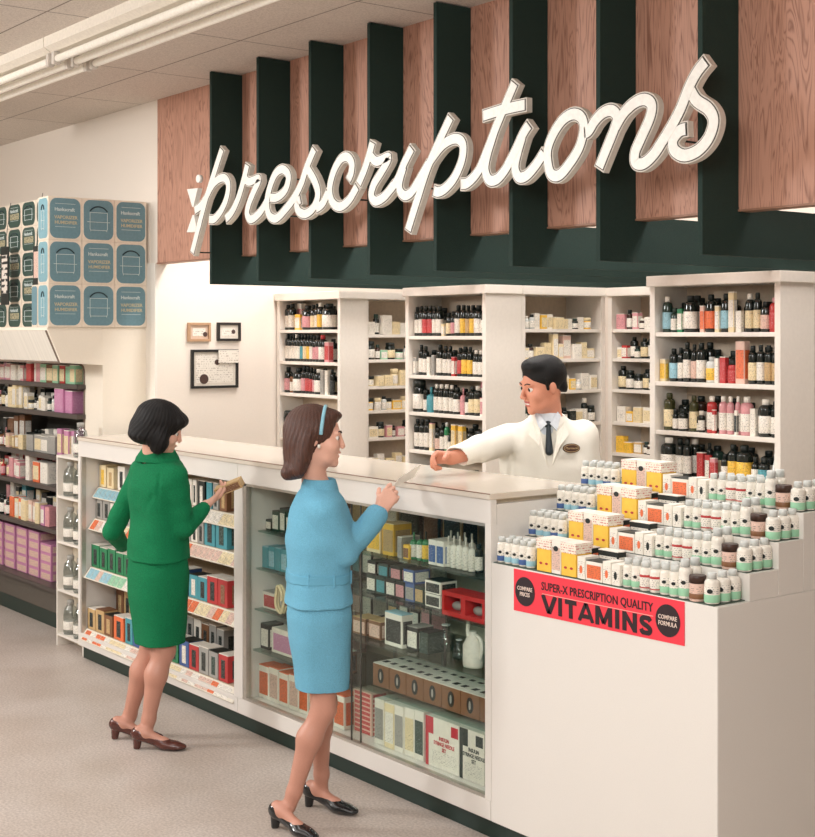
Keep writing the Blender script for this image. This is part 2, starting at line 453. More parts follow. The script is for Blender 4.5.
def eyes(root, c, M, g=1.0):
    c = np.array(c, float)
    for s in (1, -1):
        p = c+M@np.array((s*.031*g, .0755*g, .0))
        me = sdf_mesh('eye', sph((0, 0, 0), .0122*g), (-.016,)*3, (.016,)*3, .002, [EYEW, IRIS], lambda q_: ((q_@M)[:, 1] > .0085*g).astype(int))
        link('eye', me, root, tuple(p))
        b0 = c+M@np.array((s*.014*g, .092*g, .022*g)); b1 = c+M@np.array((s*.044*g, .082*g, .024*g)); bm_ = c+M@np.array((s*.03*g, .0895*g, .028*g))
        tube('eyebrow', [tuple(b0), tuple(bm_), tuple(b1)], .0028, HAIRD, parent=root)
HAIRD = mat('dark_hair', (11, 8, 8), .55, spec=.3, bump=.5, scale=120, var=.4, stretch=(3, 3, .25))
HAIRB = mat('brown_hair', (74, 42, 29), .5, bump=.6, scale=110, var=.45, stretch=(3, 3, .22))
HAIRM = mat('short_dark_hair', (11, 9, 8), .5, spec=.3, bump=.5, scale=120, var=.4, stretch=(3, 3, 3))
GREEN = mat('green_wool', (14, 118, 74), .85, bump=.9, scale=260, var=.24, spec=.25)
BLUE = mat('blue_wool', (112, 178, 206), .85, bump=.9, scale=260, var=.12, spec=.25)
COAT = mat('white_cotton', (240, 236, 224), .7, bump=.2, scale=300, var=.02, spec=.3)
def shoe(root, p, yaw, m, name='shoe', pitch=0, cap_toe=True):
    """pump: p on the floor under the heel, toes towards yaw (0 = forward)"""
    M = rot3(yaw)
    f = U(('+', 0, ell((0, -.002, .072), (.031, .038, .034))), ('+', .02, cap((0, .015, .062), (0, .12, .03), .024, .026)),
          ('+', .02, ell((0, .145, .024), (.039, .05, .022))), ('+', .02, ell((0, .19, .018), (.03, .04, .016))),
          ('-', .006, ell((0, .066, .115), (.03, .07, .054))), ('-', .002, half((0, 0, .003), (0, 0, 1))))
    f0 = f; f = lambda P: np.maximum(f0(P), .002-P[:, 2])
    o = link(name, sdf_mesh(name, frame(f, (0, 0, 0), M), (-.25, -.25, -.02), (.25, .25, .12), .003, m), root, tuple(p))
    def hb(P):
        return np.maximum(cap((0, -.005, .06), (0, -.012, -.01), .024, .014)(P), np.maximum(.001-P[:, 2], P[:, 2]-.06))
    link('heel', sdf_mesh('heel', frame(hb, (0, 0, 0), M), (-.05, -.05, -.02), (.05, .05, .08), .003, m), o)
    return o
def foot_items(p, yaw):
    M = rot3(yaw); p = np.array(p, float)
    w = lambda v: tuple(p+M@np.array(v, float))
    return [('+', .02, cap(w((0, .0, .085)), w((0, .03, .07)), .026, .024)), ('+', .02, cap(w((0, .03, .075)), w((0, .125, .034)), .025, .02)), ('+', .02, cap(w((0, .125, .03)), w((0, .17, .022)), .024, .012))]
def leg_items(hip, knee, ank, foot, yaw, k=1.0):
    hip, knee, ank = [np.array(v, float) for v in (hip, knee, ank)]
    calf = knee+(ank-knee)*.3; back = np.array((0, -.016, 0)); ank2 = knee+(ank-knee)*.85
    L = [('+', .04, cap(hip, knee, .068*k, .05*k)), ('+', .03, cap(knee, calf+back, .048*k, .051*k)), ('+', .03, cap(calf+back, ank2, .05*k, .031*k)), ('+', .02, cap(ank2, ank, .032*k, .031*k))]
    return L+foot_items(foot, yaw)
def fig_frame(x, y, th):
    c, s = math.cos(R(th)), math.sin(R(th))
    def L(wx, wy, z): dx, dy = wx-x, wy-y; return (c*dx+s*dy, -s*dx+c*dy, z)
    def LP(px, py, t):
        a, b = ray(px); return L(a*t, b*t, z_at(py, t))
    return L, LP
# ------------------------------------------------------------------ the room
CZ = 3.435
def struct(name, *a, **k):
    o = box(name, *a, **k); o['kind'] = 'structure'; return o
def floor_mat():
    m = bpy.data.materials.new('speckled_vinyl'); m.use_nodes = True; nt = m.node_tree; b = nt.nodes['Principled BSDF']
    tc = node(nt, 'ShaderNodeTexCoord')
    def noise(sc, det=4):
        n = node(nt, 'ShaderNodeTexNoise'); n.inputs['Scale'].default_value = sc; n.inputs['Detail'].default_value = det
        nt.links.new(tc.outputs['Object'], n.inputs['Vector']); return n.outputs['Fac']
    def ramp(f, p0, c0, p1, c1):
        r = node(nt, 'ShaderNodeValToRGB'); e = r.color_ramp.elements
        e[0].position = p0; e[0].color = (*lin(c0), 1); e[1].position = p1; e[1].color = (*lin(c1), 1)
        nt.links.new(f, r.inputs[0]); return r.outputs[0]
    mx = node(nt, 'ShaderNodeMix', data_type='RGBA'); mx.blend_type = 'MULTIPLY'; mx.inputs[0].default_value = 1
    nt.links.new(ramp(noise(90), .35, (178, 166, 158), .65, (208, 197, 188)), mx.inputs[6])
    nt.links.new(ramp(noise(2.2), .35, (238, 234, 230), .65, (255, 255, 255)), mx.inputs[7])
    nt.links.new(mx.outputs[2], b.inputs['Base Color']); b.inputs['Roughness'].default_value = .42
    return m
def ceil_mat():
    m = bpy.data.materials.new('acoustic_tile'); m.use_nodes = True; nt = m.node_tree; b = nt.nodes['Principled BSDF']
    tc = node(nt, 'ShaderNodeTexCoord'); sp = node(nt, 'ShaderNodeSeparateXYZ'); nt.links.new(tc.outputs['Object'], sp.inputs[0])
    def seam(s, per, off):
        a = math_n(nt, 'MODULO', math_n(nt, 'ADD', s, off+per*40), per)
        return math_n(nt, 'LESS_THAN', a, .009)
    f = math_n(nt, 'MAXIMUM', seam(sp.outputs['X'], 1.02, 8.045), seam(sp.outputs['Y'], .51, -3.526))
    n = node(nt, 'ShaderNodeTexNoise'); n.inputs['Scale'].default_value = 130; nt.links.new(tc.outputs['Object'], n.inputs['Vector'])
    r = node(nt, 'ShaderNodeValToRGB'); e = r.color_ramp.elements
    e[0].position = .35; e[0].color = (*lin((204, 194, 184)), 1); e[1].position = .6; e[1].color = (*lin((224, 214, 204)), 1)
    nt.links.new(n.outputs['Fac'], r.inputs[0])
    mx = node(nt, 'ShaderNodeMix', data_type='RGBA'); nt.links.new(f, mx.inputs[0]); nt.links.new(r.outputs[0], mx.inputs[6]); mx.inputs[7].default_value = (*lin((140, 128, 118)), 1)
    nt.links.new(mx.outputs[2], b.inputs['Base Color']); b.inputs['Roughness'].default_value = .9
    bp = node(nt, 'ShaderNodeBump'); bp.inputs['Strength'].default_value = .3; bp.inputs['Distance'].default_value = .003
    nt.links.new(n.outputs['Fac'], bp.inputs['Height']); nt.links.new(bp.outputs[0], b.inputs['Normal'])
    return m
def wood_mat():
    m = bpy.data.materials.new('oak_panelling'); m.use_nodes = True; nt = m.node_tree; b = nt.nodes['Principled BSDF']
    tc = node(nt, 'ShaderNodeTexCoord'); sp = node(nt, 'ShaderNodeSeparateXYZ'); nt.links.new(tc.outputs['Object'], sp.inputs[0])
    brd = math_n(nt, 'FLOOR', math_n(nt, 'DIVIDE', math_n(nt, 'ADD', sp.outputs['X'], 8.29), .503))
    cb = node(nt, 'ShaderNodeCombineXYZ')
    nt.links.new(math_n(nt, 'MULTIPLY', brd, 7.3), cb.inputs['Z']); nt.links.new(math_n(nt, 'MULTIPLY', brd, 3.1), cb.inputs['Y'])
    ad = node(nt, 'ShaderNodeVectorMath', operation='ADD'); nt.links.new(tc.outputs['Object'], ad.inputs[0]); nt.links.new(cb.outputs[0], ad.inputs[1])
    def ns(scale, det, dist):
        mp = node(nt, 'ShaderNodeMapping'); mp.inputs['Scale'].default_value = scale; nt.links.new(ad.outputs[0], mp.inputs[0])
        n = node(nt, 'ShaderNodeTexNoise'); n.inputs['Scale'].default_value = 1; n.inputs['Detail'].default_value = det; n.inputs['Distortion'].default_value = dist
        nt.links.new(mp.outputs[0], n.inputs['Vector']); return n.outputs['Fac']
    g = ns((85, 1, 2.6), 4, .9); h = ns((9, 1, .9), 3, 1.6)
    rings = math_n(nt, 'ABSOLUTE', math_n(nt, 'SINE', math_n(nt, 'MULTIPLY', h, 46)))
    mixf = math_n(nt, 'ADD', math_n(nt, 'MULTIPLY', g, .62), math_n(nt, 'MULTIPLY', rings, .38))
    r = node(nt, 'ShaderNodeValToRGB'); e = r.color_ramp.elements
    e[0].position = .22; e[0].color = (*lin((138, 94, 76)), 1); e[1].position = .6; e[1].color = (*lin((190, 142, 120)), 1)
    nt.links.new(mixf, r.inputs[0]); nt.links.new(r.outputs[0], b.inputs['Base Color']); b.inputs['Roughness'].default_value = .55
    return m
WALL = mat('cream_wall_paint', (230, 220, 208), .75, bump=.03, scale=90, var=.012)
CEILM = ceil_mat(); WOOD = wood_mat()
struct('floor', -12, 2, -4, 8, -.1, 0, floor_mat())
struct('ceiling', -12, 2, -4, 8, CZ, CZ+.1, CEILM)
struct('wall_left', -12.1, -12, -4, 8, 0, CZ, WALL)
struct('wall_right', 2, 2.1, -4, 8, 0, CZ, WALL)
struct('wall_front', -12, 2, -4.1, -4, 0, CZ, WALL)
struct('wall_back', -12, -7.82, 4.0, 4.1, 0, CZ, WALL)
struct('wall_side', -7.92, -7.82, 4.1, 7.0, 0, CZ, WALL)
struct('wall_rear', -7.82, 2, 7.0, 7.1, 0, CZ, WALL)
struct('wall_soffit', -7.82, 2, 4.0, 4.06, 2.41, CZ, WOOD)
struct('trim_1', -7.82, 2, 3.994, 4.066, 2.403, 2.41, mat('wood_edge', (150, 110, 88), .5))
struct('trim_2', -7.96, -7.82, 3.985, 4.0, 0, 2.41, WHITE2)

# ------------------------------------------------------------------ fins: L-shaped louvres
for i in range(8):
    x = [-6.786, -6.282, -5.778, -5.274, -4.770, -4.266, -3.762, -3.256][i]
    o = link('louvre_fin', prism('louvre_fin', [(0, 3.43-2.24), (0, 0), (3.1, 0), (3.1, .18), (.198, .18), (.198, 3.43-2.24)], 'x', -.011, .011, FIN), None, (x, 3.80, 2.24))
    wh = ['leftmost', 'second from left', 'third from left', 'fourth from left', 'fifth from left', 'sixth from left', 'seventh from left', 'rightmost'][i]
    finish(o, 'dark green L-shaped louvre fin over the prescription counter, '+wh, 'fin', 'louvre fins in front of the oak soffit')

# ------------------------------------------------------------------ lettering "prescriptions"
SIGN_Y = 3.66
def px_path(o, pts): return [(o[0]+a/5.433, o[1]+b/5.433) for a, b in pts]
A1, A2, A3, A4 = (180, 130), (310, 110), (440, 70), (580, 50)
STROKES = [
 ('p', [px_path(A1, [(232, 98), (190, 228), (142, 380), (103, 528), (66, 674)]),
        px_path(A1, [(78, 440), (112, 415), (145, 365), (178, 302), (212, 268), (245, 262), (265, 298), (255, 372), (225, 440), (188, 484), (156, 486)])]),
 ('r', [px_path(A1, [(247, 488), (283, 448), (318, 375), (348, 275), (370, 182)]), px_path(A1, [(350, 258), (378, 282), (432, 266), (404, 335), (376, 405), (368, 458), (390, 486), (440, 445), (486, 368)])]),
 ('e', [px_path(A1, [(486, 368), (530, 366), (575, 325), (592, 252), (560, 214), (520, 240), (488, 320), (474, 400), (486, 462), (520, 482), (560, 450), (612, 385)])]),
 ('s', [px_path(A1, [(560, 450), (612, 385), (660, 295), (690, 205), (735, 96)]), px_path(A1, [(692, 205), (735, 280), (752, 350), (730, 420), (684, 456), (646, 440), (638, 396), (662, 374)])]),
 ('c', [px_path(A2, [(30, 540), (72, 508), (104, 440)]), px_path(A2, [(207, 388), (226, 345), (230, 290), (205, 256), (168, 270), (130, 340), (110, 430), (124, 500), (165, 526), (215, 490), (262, 410)])]),
 ('r', [px_path(A2, [(262, 410), (298, 325), (325, 240), (344, 168)]), px_path(A2, [(328, 248), (365, 280), (430, 258), (392, 335), (350, 405), (336, 465), (360, 496), (410, 468), (462, 400)])]),
 ('i', [px_path(A2, [(420, 458), (475, 385), (515, 290), (560, 200)]), px_path(A2, [(515, 300), (490, 390), (492, 440), (520, 466), (560, 440), (606, 362), (650, 285)])]),
 ('p', [px_path(A2, [(770, 32), (700, 182), (640, 322), (592, 470), (532, 664)]), px_path(A2, [(560, 440), (606, 362), (664, 268), (720, 195), (775, 160), (815, 163), (835, 200), (826, 278), (788, 366), (740, 424), (700, 446), (668, 436)])]),
 ('t', [px_path(A3, [(110, 622), (155, 612), (212, 548), (258, 440), (312, 300), (362, 180), (412, 62)]), px_path(A3, [(300, 330), (262, 455), (248, 540), (270, 598), (315, 592), (362, 535), (405, 455)]), px_path(A3, [(230, 252), (350, 215), (472, 188)])]),
 ('i', [px_path(A3, [(362, 535), (412, 440), (454, 350), (492, 290)]), px_path(A3, [(454, 350), (425, 450), (410, 530), (430, 582), (472, 574), (525, 515), (572, 440)])]),
 ('o', [px_path(A3, [(588, 500), (588, 430), (620, 345), (672, 270), (728, 240), (772, 262), (784, 322), (760, 420), (706, 510), (650, 572), (606, 565), (588, 500)])]),
 ('n', [px_path(A4, [(22, 452), (50, 440), (85, 385), (128, 342), (175, 330), (205, 365), (190, 430), (150, 530), (102, 650)]), px_path(A4, [(190, 430), (240, 345), (300, 288), (355, 270), (392, 300), (382, 372), (330, 490), (302, 560), (306, 612), (350, 616), (410, 560), (470, 465)])]),
 ('s', [px_path(A4, [(410, 560), (480, 450), (545, 330), (595, 205), (640, 120), (694, 52)]), px_path(A4, [(598, 215), (635, 275), (700, 322), (728, 385), (704, 474), (645, 545), (570, 574), (515, 545), (508, 490), (545, 440), (588, 428)])]),
]
def catmull(P, n=7):
    P = [np.array(p, float) for p in P]
    if len(P) < 3: return P
    closed = np.allclose(P[0], P[-1])
    Q = [P[-2] if closed else 2*P[0]-P[1]]+P+[P[1] if closed else 2*P[-1]-P[-2]]
    out = []
    for i in range(1, len(Q)-2):
        for j in range(n):
            t = j/n; a, b, c, d = Q[i-1:i+3]
            out.append(.5*((2*b)+(-a+c)*t+(2*a-5*b+4*c-d)*t*t+(-a+3*b-3*c+d)*t**3))
    return out+[P[-1]]
def ribbon(vs, fs, pts, w, y0, y1, shrink=0):
    P = [np.array(p) for p in pts]; n = len(P); closed = np.allclose(P[0], P[-1]); b = len(vs)
    for i in range(n):
        if closed: t = P[(i+1) % (n-1)]-P[(i-1) % (n-1)]
        else: t = P[min(n-1, i+1)]-P[max(0, i-1)]
        t = t/(np.linalg.norm(t)+1e-9); nn = np.array((-t[1], t[0])); p = P[i].copy()
        if shrink and not closed:
            if i == 0: p = p+t*shrink
            if i == n-1: p = p-t*shrink
        for s, y in ((1, y0), (-1, y0), (-1, y1), (1, y1)): vs.append((p[0]+nn[0]*w/2*s, y, p[1]+nn[1]*w/2*s))
    for i in range(n-1):
        for k in range(4):
            a, c = b+i*4+k, b+i*4+(k+1) % 4; fs.append((a, c, c+4, a+4))
    if not closed: fs.append((b, b+1, b+2, b+3)); e = b+(n-1)*4; fs.append((e+3, e+2, e+1, e))
SG = empty('prescriptions_sign', (-5.2, SIGN_Y, 2.7), 0, 'large white script lettering reading prescriptions mounted across the dark green fins', 'sign')
LB = mat('letter_return', (204, 196, 184), .5); LF = mat('letter_face', (232, 228, 220), .4); LL = mat('letter_outline', (52, 44, 34), .5)
FINX = [-6.786, -6.282, -5.778, -5.274, -4.770, -4.266, -3.762, -3.256]; NS = 0
for ch, strokes in STROKES:
    V = [[], [], []]; Fc = [[], [], []]
    for st in strokes:
        W = []
        for a, b_ in catmull(st):
            x, t = at_y(a, SIGN_Y); W.append((x+5.2, z_at(b_, t)-2.7))
        NS += 1; e_ = (NS % 5)*.0002
        for k, (w, y0, y1, sh) in enumerate(((.057, -e_, .028+e_, 0), (.0475, -.0018-e_, .001, .006), (.041, -.0034-e_, .001, .010))): ribbon(V[k], Fc[k], W, w, y0, y1, sh)
    lt = link('letter', mesh('letter', V[0], Fc[0], LB), SG)
    link('outline', mesh('outline', V[1], Fc[1], LL), lt); link('face', mesh('face', V[2], Fc[2], LF), lt)
    for fx in FINX:
        cand = [v for v in V[0] if abs(v[0]-5.2-fx) < .02]
        if cand and NS < 25:
            v = min(cand, key=lambda v: abs(v[0]-5.2-fx)); link('standoff', lathe('standoff', [(.004, 0), (.004, .1135)], KICK, 8), lt, (fx+5.2, .026, v[2]), (-math.pi/2, 0, 0))
def sign_poly(name, pp, parent, y0, y1, m):
    W = []
    for a, b_ in pp:
        x, t = at_y(180+a/5.433, SIGN_Y); W.append((x+5.2, z_at(130+b_/5.433, t)-2.7))
    me = prism(name, W, 'y', y0, y1, m); return link(name, me, parent)
mo = sign_poly('mortar_bowl', [(38, 322), (96, 316), (72, 418), (66, 418)], SG, 0, .03, LF)
sign_poly('mortar_base', [(68, 462), (76, 462), (92, 552), (36, 556)], SG, 0, .03, LF)
x, t = at_y(180+97/5.433, SIGN_Y)
link('emblem_dot', lathe('emblem_dot', [(.022, 0), (.022, .02)], LF, 20), SG, (x+5.2, .0, z_at(130+265/5.433, t)-2.7), (-math.pi/2, 0, 0))

# ------------------------------------------------------------------ ceiling strip lights
TUBE = mat('fluorescent_tube', (250, 244, 232), .3, emit=.04)
def strip(x0, x1, y, lab):
    o = empty('strip_light', ((x0+x1)/2, y, CZ), 0, lab, 'ceiling light', 'three-tube strip lights on the ceiling')
    cx = (x0+x1)/2
    link('housing', prism('housing', [(-.15, 0), (-.15, -.05), (-.11, -.072), (.11, -.072), (.15, -.05), (.15, 0)], 'x', x0-cx, x1-cx, mat('light_housing', (238, 230, 216), .4)), o)
    for k in (-1, 0, 1):
        link('tube', lathe('tube', [(.017, .05), (.019, .06), (.019, x1-x0-.06), (.017, x1-x0-.05)], TUBE, 12), o, (x0-cx, k*.1, -.108), (0, math.pi/2, 0))
        for xx in (x0+.03, x1-.03): box('lamp_holder', xx-cx-.018, xx-cx+.018, k*.1-.018, k*.1+.018, -.135, -.07, mat('lamp_holder', (214, 206, 196), .4), o, .004)
strip(-8.97, -6.535, 2.865, 'white three-tube strip light on the ceiling, farther from the wooden panel')
strip(-6.525, -4.09, 2.865, 'white three-tube strip light on the ceiling, its near end cut by the frame')

# ------------------------------------------------------------------ framed diplomas on the side wall
DX0 = -7.82
PAPER = print_mat('diploma_paper', (226, 220, 208), (178, 168, 156), fz=70, fx=120, dens=.56)
def diploma(p, frame_c, lab, seals, back=(214, 206, 192)):
    x0, y0, x1, y1 = p
    ya, ta = at_x(x0, DX0); yb, tb = at_x(x1, DX0); z1 = (z_at(y0, ta)+z_at(y0, tb))/2; z0 = (z_at(y1, ta)+z_at(y1, tb))/2
    ym, zm = (ya+yb)/2, (z0+z1)/2; w, h = yb-ya, z1-z0
    o = empty('framed_certificate', (DX0, ym, zm), 0, lab, 'certificate', 'framed certificates beside the shelves')
    fm = mat('frame_'+str(frame_c[0]), frame_c, .4)
    bm = bmesh.new(); t = .016
    for a in ((-w/2, w/2, h/2-t, h/2), (-w/2, w/2, -h/2, -h/2+t), (-w/2, -w/2+t, -h/2+t, h/2-t), (w/2-t, w/2, -h/2+t, h/2-t)): add_box(bm, .0, .02, a[0], a[1], a[2], a[3])
    link('frame', bm_mesh('frame', bm, fm), o)
    box('mat_board', .001, .008, -w/2+t, w/2-t, -h/2+t, h/2-t, mat('mat_board'+str(back[0]), back, .6), o)
    box('paper', .008, .0095, -w/2+t*2.2, w/2-t*2.2, -h/2+t*2.2, h/2-t*2.2, PAPER, o)
    for sy, sz, r in seals: link('seal', lathe('seal', [(r, 0), (r, .002)], mat('seal', (74, 54, 48), .5), 16), o, (.0095, sy*w, sz*h), (0, math.pi/2, 0))
    return o, w, h, ym, zm
diploma((187, 322.7, 209.5, 341.5), (178, 142, 110), 'small certificate in a pale wooden frame on the wall', [(.27, -.12, .016)], (206, 180, 158))
diploma((216.5, 322.5, 239.5, 341), (40, 36, 34), 'small certificate in a black frame, upper right of the three', [(.2, 0, .014)])
o, w, h, ym, zm = diploma((190.5, 349.5, 237, 388), (34, 34, 32), 'large diploma in a black frame below two smaller ones', [(-.23, -.26, .032), (.05, .17, .018)])
sl_ = box('card', .021, .023, -.075, .075, -.042, .042, PAPER, None); yc_, tc_ = at_x(228.5, DX0+.02); sl_.location = (DX0, yc_, z_at(356.5, tc_))
finish(sl_, 'small white card tucked over the corner of the large diploma', 'card')

# ------------------------------------------------------------------ long display counter
FY = 3.47; BY = 4.0; X0, X1, X2, X3 = -7.82, -5.925, -4.01, -2.90
BEIGE = mat('beige_case_back', (206, 184, 154), .6); ALU = mat('brushed_aluminium', (190, 184, 174), .35, metal=.6)
GLASS = glass_mat('case_glass'); SHG = glass_mat('glass_shelf', (.80, .9, .87), .1); INN = mat('case_interior', (214, 200, 178), .6)
def case(x0, x1, lab, glass, shelves, backm):
    o = empty('display_case', ((x0+x1)/2, (FY+BY)/2, 0), 0, lab, 'display case', 'glass-fronted cases of the long counter'); of = ((x0+x1)/2, (FY+BY)/2, 0)
    B = lambda n, *a, m=WHITE, bev=0: box(n, *a, m, o, bev, of)
    B('kick_board', x0, x1, FY+.035, BY-.03, 0, .082, m=KICK)
    B('bottom_deck', x0, x1, FY, BY, .082, .16, bev=.003)
    B('fascia', x0, x1, FY, FY+.03, 1.224, 1.318, bev=.002)
    B('back_panel', x0, x1, BY-.02, BY, .16, 1.318, m=backm)
    B('end_panel', x0, x0+(.03 if x0 < -7 else .045), FY, BY-.02, .16, 1.224, m=WHITE)
    B('end_panel', x1-.035, x1, FY+.0305, BY-.0205, .16, 1.3, m=WHITE); B('corner_post', x1-.035, x1, FY, FY+.03, .16, 1.224, m=WHITE)
    B('case_roof', x0+.03, x1-.03, FY+.03, BY-.02, 1.30, 1.318, m=INN)
    a, b = x0+.045, x1-.036
    for z, y0, kind in shelves:
        if kind == 'rail':
            s = B('shelf', a, b, y0, BY-.02, z-.012, z, m=mat('beige_shelf', (196, 178, 154), .5))
            # sloping ticket rail with price cards
            r = link('ticket_rail', prism('ticket_rail', [(0, 0), (-.045, -.06), (-.043, -.064), (.006, -.004)], 'x', -(b-a)/2, (b-a)/2, mat('clear_rail', (226, 218, 202), .3)), s, ((a+b)/2-of[0], y0-of[1], z))
            xx = -(b-a)/2+.02; k = 0; cl = 'bwhwwc' if z > .9 else ('hcwohc' if z > .7 else ('bblwbbwhohch' if z > .4 else 'wocwhnwcwhow'))
            while xx < (b-a)/2-.07:
                w = random.uniform(.055, .075)
                bm = bmesh.new(); add_box(bm, 0, w-.006, -.031, .031, 0, .0015)
                c = cl[int((xx+(b-a)/2)/(b-a)*len(cl)) % len(cl)] if random.random() < .7 else random.choice('wcoh')
                cd = link('price_card', bm_mesh('price_card', bm, pm(c, 'print')), r, (xx, -.0235, -.0315), (R(53), 0, 0)); k += 1; xx += w
        else: B('shelf', a, b, y0, BY-.04, z-.008, z, m=SHG)
    return o, B
c1, B1 = case(X0, X1, 'white open-fronted display case of hair colour cartons, left half of counter', False,
    [(1.035, 3.58, 'rail'), (.845, 3.555, 'rail'), (.555, 3.53, 'rail'), (.185, 3.505, 'rail')], BEIGE)
c2, B2 = case(X1, X2, 'white glass-fronted display case of first-aid goods, right half of counter', True,
    [(.985, 3.56, 'g'), (.80, 3.55, 'g'), (.60, 3.54, 'g'), (.40, 3.53, 'g')], INN)
B1('opening_frame', X0+.03, X0+.045, FY+.004, FY+.03, .16, 1.224, m=ALU)
B2('opening_frame', X1+.045, X1+.075, FY+.004, FY+.03, .16, 1.224, m=ALU)
B2('track', X1+.045, X2-.035, FY+.004, FY+.026, 1.212, 1.224, m=ALU); B2('track', X1+.045, X2-.035, FY+.002, FY+.03, .16, .172, m=ALU)
g1 = B2('glass_door', X1+.075, -4.90, FY+.018, FY+.022, .172, 1.212, m=GLASS); g2 = B2('glass_door', -4.96, X2-.035, FY+.008, FY+.012, .172, 1.212, m=GLASS)
for g, xx in ((g1, -4.904), (g2, -4.96)):
    yy = FY+.017 if g is g1 else FY+.007
    box('edge_strip', xx, xx+.006, yy, yy+.006, .172, 1.212, mat('dark_edge', (70, 66, 60), .4), g, 0, ((X1+X2)/2, (FY+BY)/2, 0))
for xx in (X1+.12, -5.3, -4.93, -4.55, X2-.10): B2('shelf_standard', xx, xx+.014, BY-.035, BY-.02, .16, 1.3, m=ALU)
TOP = mat('counter_top_laminate', (216, 205, 191), .14, var=.01, spec=.6)
o = box('counter_top', X0, X2, FY-.006, BY+.01, 1.318, 1.342, TOP, None, .002); o.location = (0, 0, 0)
finish(o, 'long glossy cream top running over both display cases', 'countertop')
bm = bmesh.new(); add_box(bm, X0, X2, FY-.0065, FY-.004, 1.339, 1.3425); link('edge_line', bm_mesh('edge_line', bm, mat('edge_line', (120, 86, 66), .4)), o)

# ------------------------------------------------------------------ vitamin counter with its steps
o = empty('vitamin_counter', ((X2+X3)/2, 3.8, 0), 0, 'plain white stepped counter carrying the vitamins under the red banner', 'counter'); of = ((X2+X3)/2, 3.8, 0)
W3 = WHITE; SIDEM = mat('grey_white_laminate', (222, 212, 200), .4, var=.01)
Yb = 4.75
box('kick_board', X2, X3-.02, FY+.035, Yb-.03, 0, .082, KICK, o, 0, of)
box('base_cabinet', X2+.001, X3, FY, Yb, .082, 1.078, W3, o, .002, of)
YS = [3.47, 3.633, 3.784, 3.919]; ZS = [1.08, 1.168, 1.257, 1.346]
for i in range(1, 4):
    st = box('step', X2+.001, X3-.004, YS[i], (YS[i+1] if i < 3 else 4.09), 1.078, ZS[i], W3, o, .0015, of)
for i in range(4): box('glass_liner', X2+.01, X3-.02, YS[i]+.004, (YS[i+1]-.003 if i < 3 else 4.075), ZS[i]-(.002 if i else .002), ZS[i]+.0015, mat('dark_liner', (74, 90, 80), .3), o, 0, of)
o = box('end_panel_tall', X2-.001, X2+.0005, 0, 0, 0, 0, W3, None) if False else None

# banner
x0, t0 = at_y(513.5, FY-.004); x1, t1 = at_y(684, FY-.004)
zt = z_at(568.5, t0); zb = z_at(610, t0); zt1 = z_at(602, t1); zb1 = z_at(646, t1)
RED = mat('banner_red', (236, 56, 72), .6, var=.02); INK = mat('banner_ink', (40, 22, 28), .6); BW = mat('banner_white', (236, 214, 200), .6)
bx, bz = (x0+x1)/2, (zt+zb+zt1+zb1)/4
BN = empty('banner', (bx, FY-.0013, bz), 0, 'red paper banner reading super-x prescription quality vitamins on the white counter', 'banner')
link('paper', prism('paper', [(x0-bx, zb-bz), (x1-bx, zb1-bz), (x1-bx, zt1-bz), (x0-bx, zt-bz)], 'y', -.0012, 0.0012, RED), BN)
BWd, BH = x1-x0, (zt-zb+zt1-zb1)/2
def btxt(nm, s, u, v, wid, hgt, m, bold, rot=0, parent=None, sp=1, yy=-.0022):
    me = text_mesh(nm, s, .1, m, bold, 1, sp=sp); co = np.empty(len(me.vertices)*3); me.vertices.foreach_get('co', co); co = co.reshape(-1, 3)
    a, b = co.min(0), co.max(0); me.transform(Matrix.Translation((-(a[0]+b[0])/2, -(a[1]+b[1])/2, 0))); me.transform(Matrix.Diagonal((wid/(b[0]-a[0]), hgt/(b[1]-a[1]), 1, 1)))
    return link(nm, me, parent or BN, (u, yy, v), (math.pi/2, rot, 0))
ang = -math.atan2((zt1-zt+zb1-zb)/2, BWd)
dz_ = lambda u: -math.tan(ang)*u*BWd
btxt('line_one', 'SUPER-X PRESCRIPTION QUALITY', .01*BWd, .21*BH, .655*BWd, .036, INK, .0012, ang)
GL = dict(V=(.95, [[(0, 1), (.5, 0), (1, 1)]]), I=(.34, [[(.5, 0), (.5, 1)]]), T=(.85, [[(0, .89), (1, .89)], [(.5, 0), (.5, 1)]]), A=(.98, [[(0, 0), (.5, 1), (1, 0)], [(.22, .28), (.78, .28)]]),
    M=(1.15, [[(.11, 0), (.11, 1)], [(.89, 0), (.89, 1)], [(.13, .98), (.5, .12), (.87, .98)]]), N=(.95, [[(.13, 0), (.13, 1)], [(.87, 0), (.87, 1)], [(.13, .95), (.87, .05)]]), S=(.82, None))
x_ = 0; lay = []
for ch in 'VITAMINS': lay.append((ch, x_)); x_ += GL[ch][0]+.2
tw = x_-.2; sc_ = .64*BWd/tw; hh_ = .066; th_ = .0188
L2 = empty('line_two', (0, 0, 0)); L2.parent = BN; L2.location = (.012*BWd, -.0022, -.2*BH); L2.rotation_euler = (0, ang, 0)
